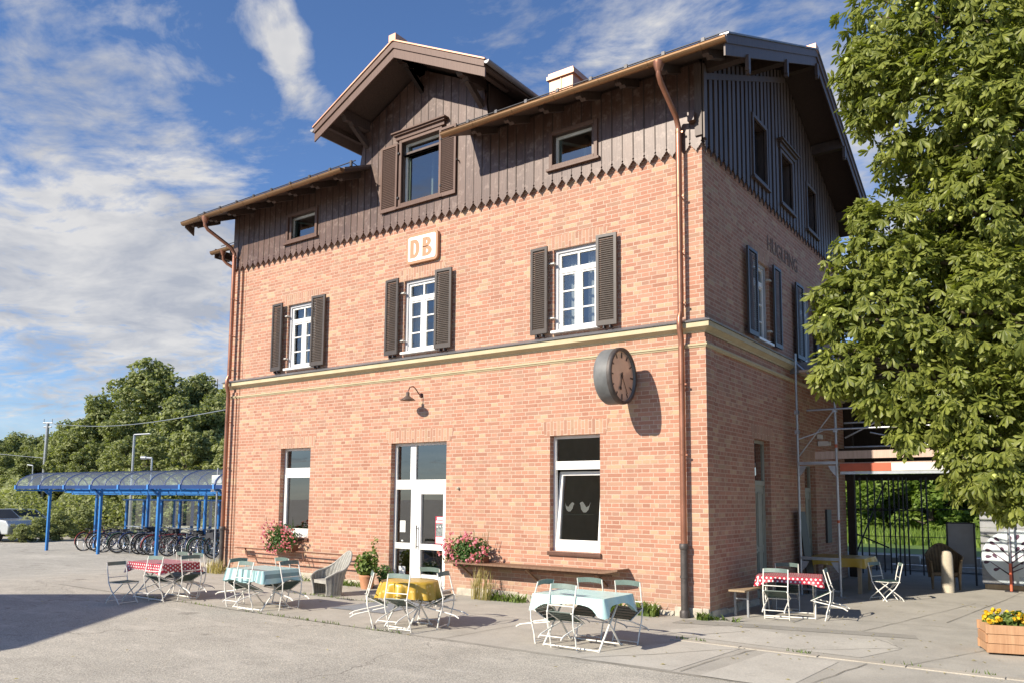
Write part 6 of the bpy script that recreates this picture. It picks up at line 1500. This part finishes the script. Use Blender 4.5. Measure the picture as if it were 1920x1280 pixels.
# masts and wires
def mast(name, u, v0, v1, dist, r, lab, cat, arm=None):
    p = at(u[0], v0, d=dist); pt = at(u[1], v1, d=dist); e = empty(name, (p.x, p.y, gz(p.x))); tag(e, lab, cat); b = MB(); H = pt.z-gz(p.x); b.tube([(0, 0, 0), (pt.x-p.x, pt.y-p.y, H)], [r, r*.7], 8); b.build('pole', MT['galv'], e)
    if arm:
        b = MB(); 
        for (a0, z0, a1, z1, rr_) in arm: b.tube([_r*a0+Vector((0, 0, H+z0))+Vector((pt.x-p.x, pt.y-p.y, 0)), _r*a1+Vector((0, 0, H+z1))+Vector((pt.x-p.x, pt.y-p.y, 0))], rr_, 6)
        b.build('arm', MT['galv'], e)
    return e, pt
m1, t1_ = mast('railway_mast', (76, 90), 960, 792, 58, .16, 'tall tapered railway mast at the far left', 'mast', [(-.35, -.0, .35, 0, .05), (-.3, 0, -.3, .3, .03), (.3, 0, .3, .3, .03), (-.28, -.3, .28, -.3, .05)])
mast('platform_lamp', (248, 252), 890, 814, 46, .09, 'tall grey lamp mast with short arm behind the shelter roof', 'lamp', [(0, 0, .9, .05, .05)])
mast('platform_lamp', (284, 285), 890, 858, 40, .06, 'short grey lamp post behind the shelter roof', 'lamp', [(-.35, .02, .0, 0, .06), (-.55, .02, -.30, .02, .09)])
mast('platform_lamp', (58, 62), 960, 872, 50, .06, 'thin grey lamp post beside the railway mast', 'lamp', [(-.35, .05, 0, 0, .05)])
b = MB(); a = at(90, 792, d=58); e = at(470, 758, d=30); b.tube([a+(e-a)*k/12-Vector((0, 0, .5*math.sin(math.pi*k/12))) for k in range(13)], .018, 4); tag(b.build('overhead_wire', MT['galv']), 'thin wire running from the railway mast to the right', 'wire')
b = MB(); a = at(-60, 845, d=60); e = at(85, 858, d=56); b.tube([a, e], .016, 4); tag(b.build('overhead_wire', MT['galv']), 'thin wire crossing the trees at the far left', 'wire')

# parked cars, far left
def make_car(u, v, col, rz, lab, s=1., tall=1.):
    p = gnd(u, v); c = empty('parked_car', p, rz); tag(c, lab, 'car', 'cars parked at the far left'); c.scale = (s, s, s*tall); pm = material('car_paint', col, .25, .3, .03, coat=1.)
    prof = [(-2.1, .35), (-2.15, .75), (-1.95, .95), (-1.15, 1.02), (-.55, 1.45), (.95, 1.48), (1.75, 1.02), (2.1, .90), (2.12, .35)]
    b = MB(); W2 = .86
    n = len(prof); L = []; Q = []
    for x, z in prof:
        t = max(0, (z-1.0)/.48)*.16; L.append((x, -W2+t, z)); Q.append((x, W2-t, z))
    b.add(L+Q, [tuple(range(n))[::-1], tuple(range(n, 2*n))]+[(i, (i+1) % n, n+(i+1) % n, n+i) for i in range(n)]); b.build('body', pm, c, bevel=.05)
    gm_ = material('car_glass', (.02, .025, .03), .05); b = MB()
    for s2 in (-1, 1): b.prism([(-1.0, 1.04), (-.50, 1.40), (.90, 1.42), (1.5, 1.04)], lambda q: (q[0], s2*(W2-.01-max(0, (q[1]-1.0)/.48)*.16), q[1]), lambda q: (q[0], s2*(W2+.012-max(0, (q[1]-1.0)/.48)*.16), q[1]))
    b.add([(-1.13, -.70, 1.05), (-1.13, .70, 1.05), (-.60, .62, 1.43), (-.60, -.62, 1.43)], [(0, 1, 2, 3)]); b.add([(1.76, -.7, 1.04), (1.76, .7, 1.04), (1.02, .62, 1.47), (1.02, -.62, 1.47)], [(0, 1, 2, 3)]); b.build('windows', gm_, c)
    for x in (-1.35, 1.35):
        for s2 in (-1, 1): b = MB(); b.lathe([(.18, -.1), (.33, -.1), (.33, .1), (.18, .1)], (x, s2*.80, .33), 18, MT['tyre'], 'y'); b.lathe([(.001, -.104), (.19, -.104), (.19, .104), (.001, .104)], (x, s2*.80, .33), 12, MT['chrome'], 'y'); b.build('wheel', MT['tyre'], c)
    for s2 in (-1, 1): b = MB(); b.box(-2.17, -2.08, s2*.62-.15, s2*.62+.15, .68, .82); b.build('headlight', MT['chrome'], c)
    b = MB(); b.box(-2.19, -2.15, -.26, .26, .42, .53); b.build('number_plate', white_s, c); return c
make_car(-20, 1013, (.50, .52, .52), R(200), 'white car cut by the left edge of the photo', 1.0, 1.15)
cc_ = gnd(48, 1003); make_car(42, 1003, (.33, .37, .40), R(250), 'silver grey car behind the shrubs at the far left', 1., 1.1)

# ------------------------------------------------------------------ what stands behind the camera: a house and spruces (they shade the forecourt and show in the panes)
HS = empty('neighbour_house', (-14.0, -16.4, 0), math.atan2(.15, .89)); tag(HS, 'gabled house across the forecourt on the left', 'house')
b = MB(); hw = 5; b.prism([(-hw, 0), (hw, 0), (hw, 4.9), (0, 8.1), (-hw, 4.9)], lambda p: (p[0], 0, p[1]), lambda p: (p[0], -12, p[1])); b.build('wall', MT['cream'], HS)
b = MB()
for s_ in (-1, 1): slab(b, [(0, .5, 8.35), (s_*(hw+.6), .5, 4.72), (s_*(hw+.6), -12.5, 4.72), (0, -12.5, 8.35)], .15)
b.build('roof', MT['roof'], HS)
for x in (-3, 0, 3): b = MB(); b.box(x-.5, x+.5, .0, .04, 1, 2.4); b.build('window', MT['white'], HS)
bs = make_spruce(91, 15, 3.2, LC, 34)
for i, (x, y, s_) in enumerate([(-3, -42, 1.), (2.5, -40, .9), (-9, -46, 1.15), (8, -44, 1.05), (14, -40, .95), (-30, -50, 1.2), (20, -46, 1.1)]):
    t = bs if i == 0 else copy_tree(bs); t.location = (x, y, 0); t.scale = (s_, s_, s_); t.rotation_euler = (0, 0, i); tag(t, f'dark spruce, {ords[i]} of the row behind the viewer', 'tree', 'spruces behind the viewer')
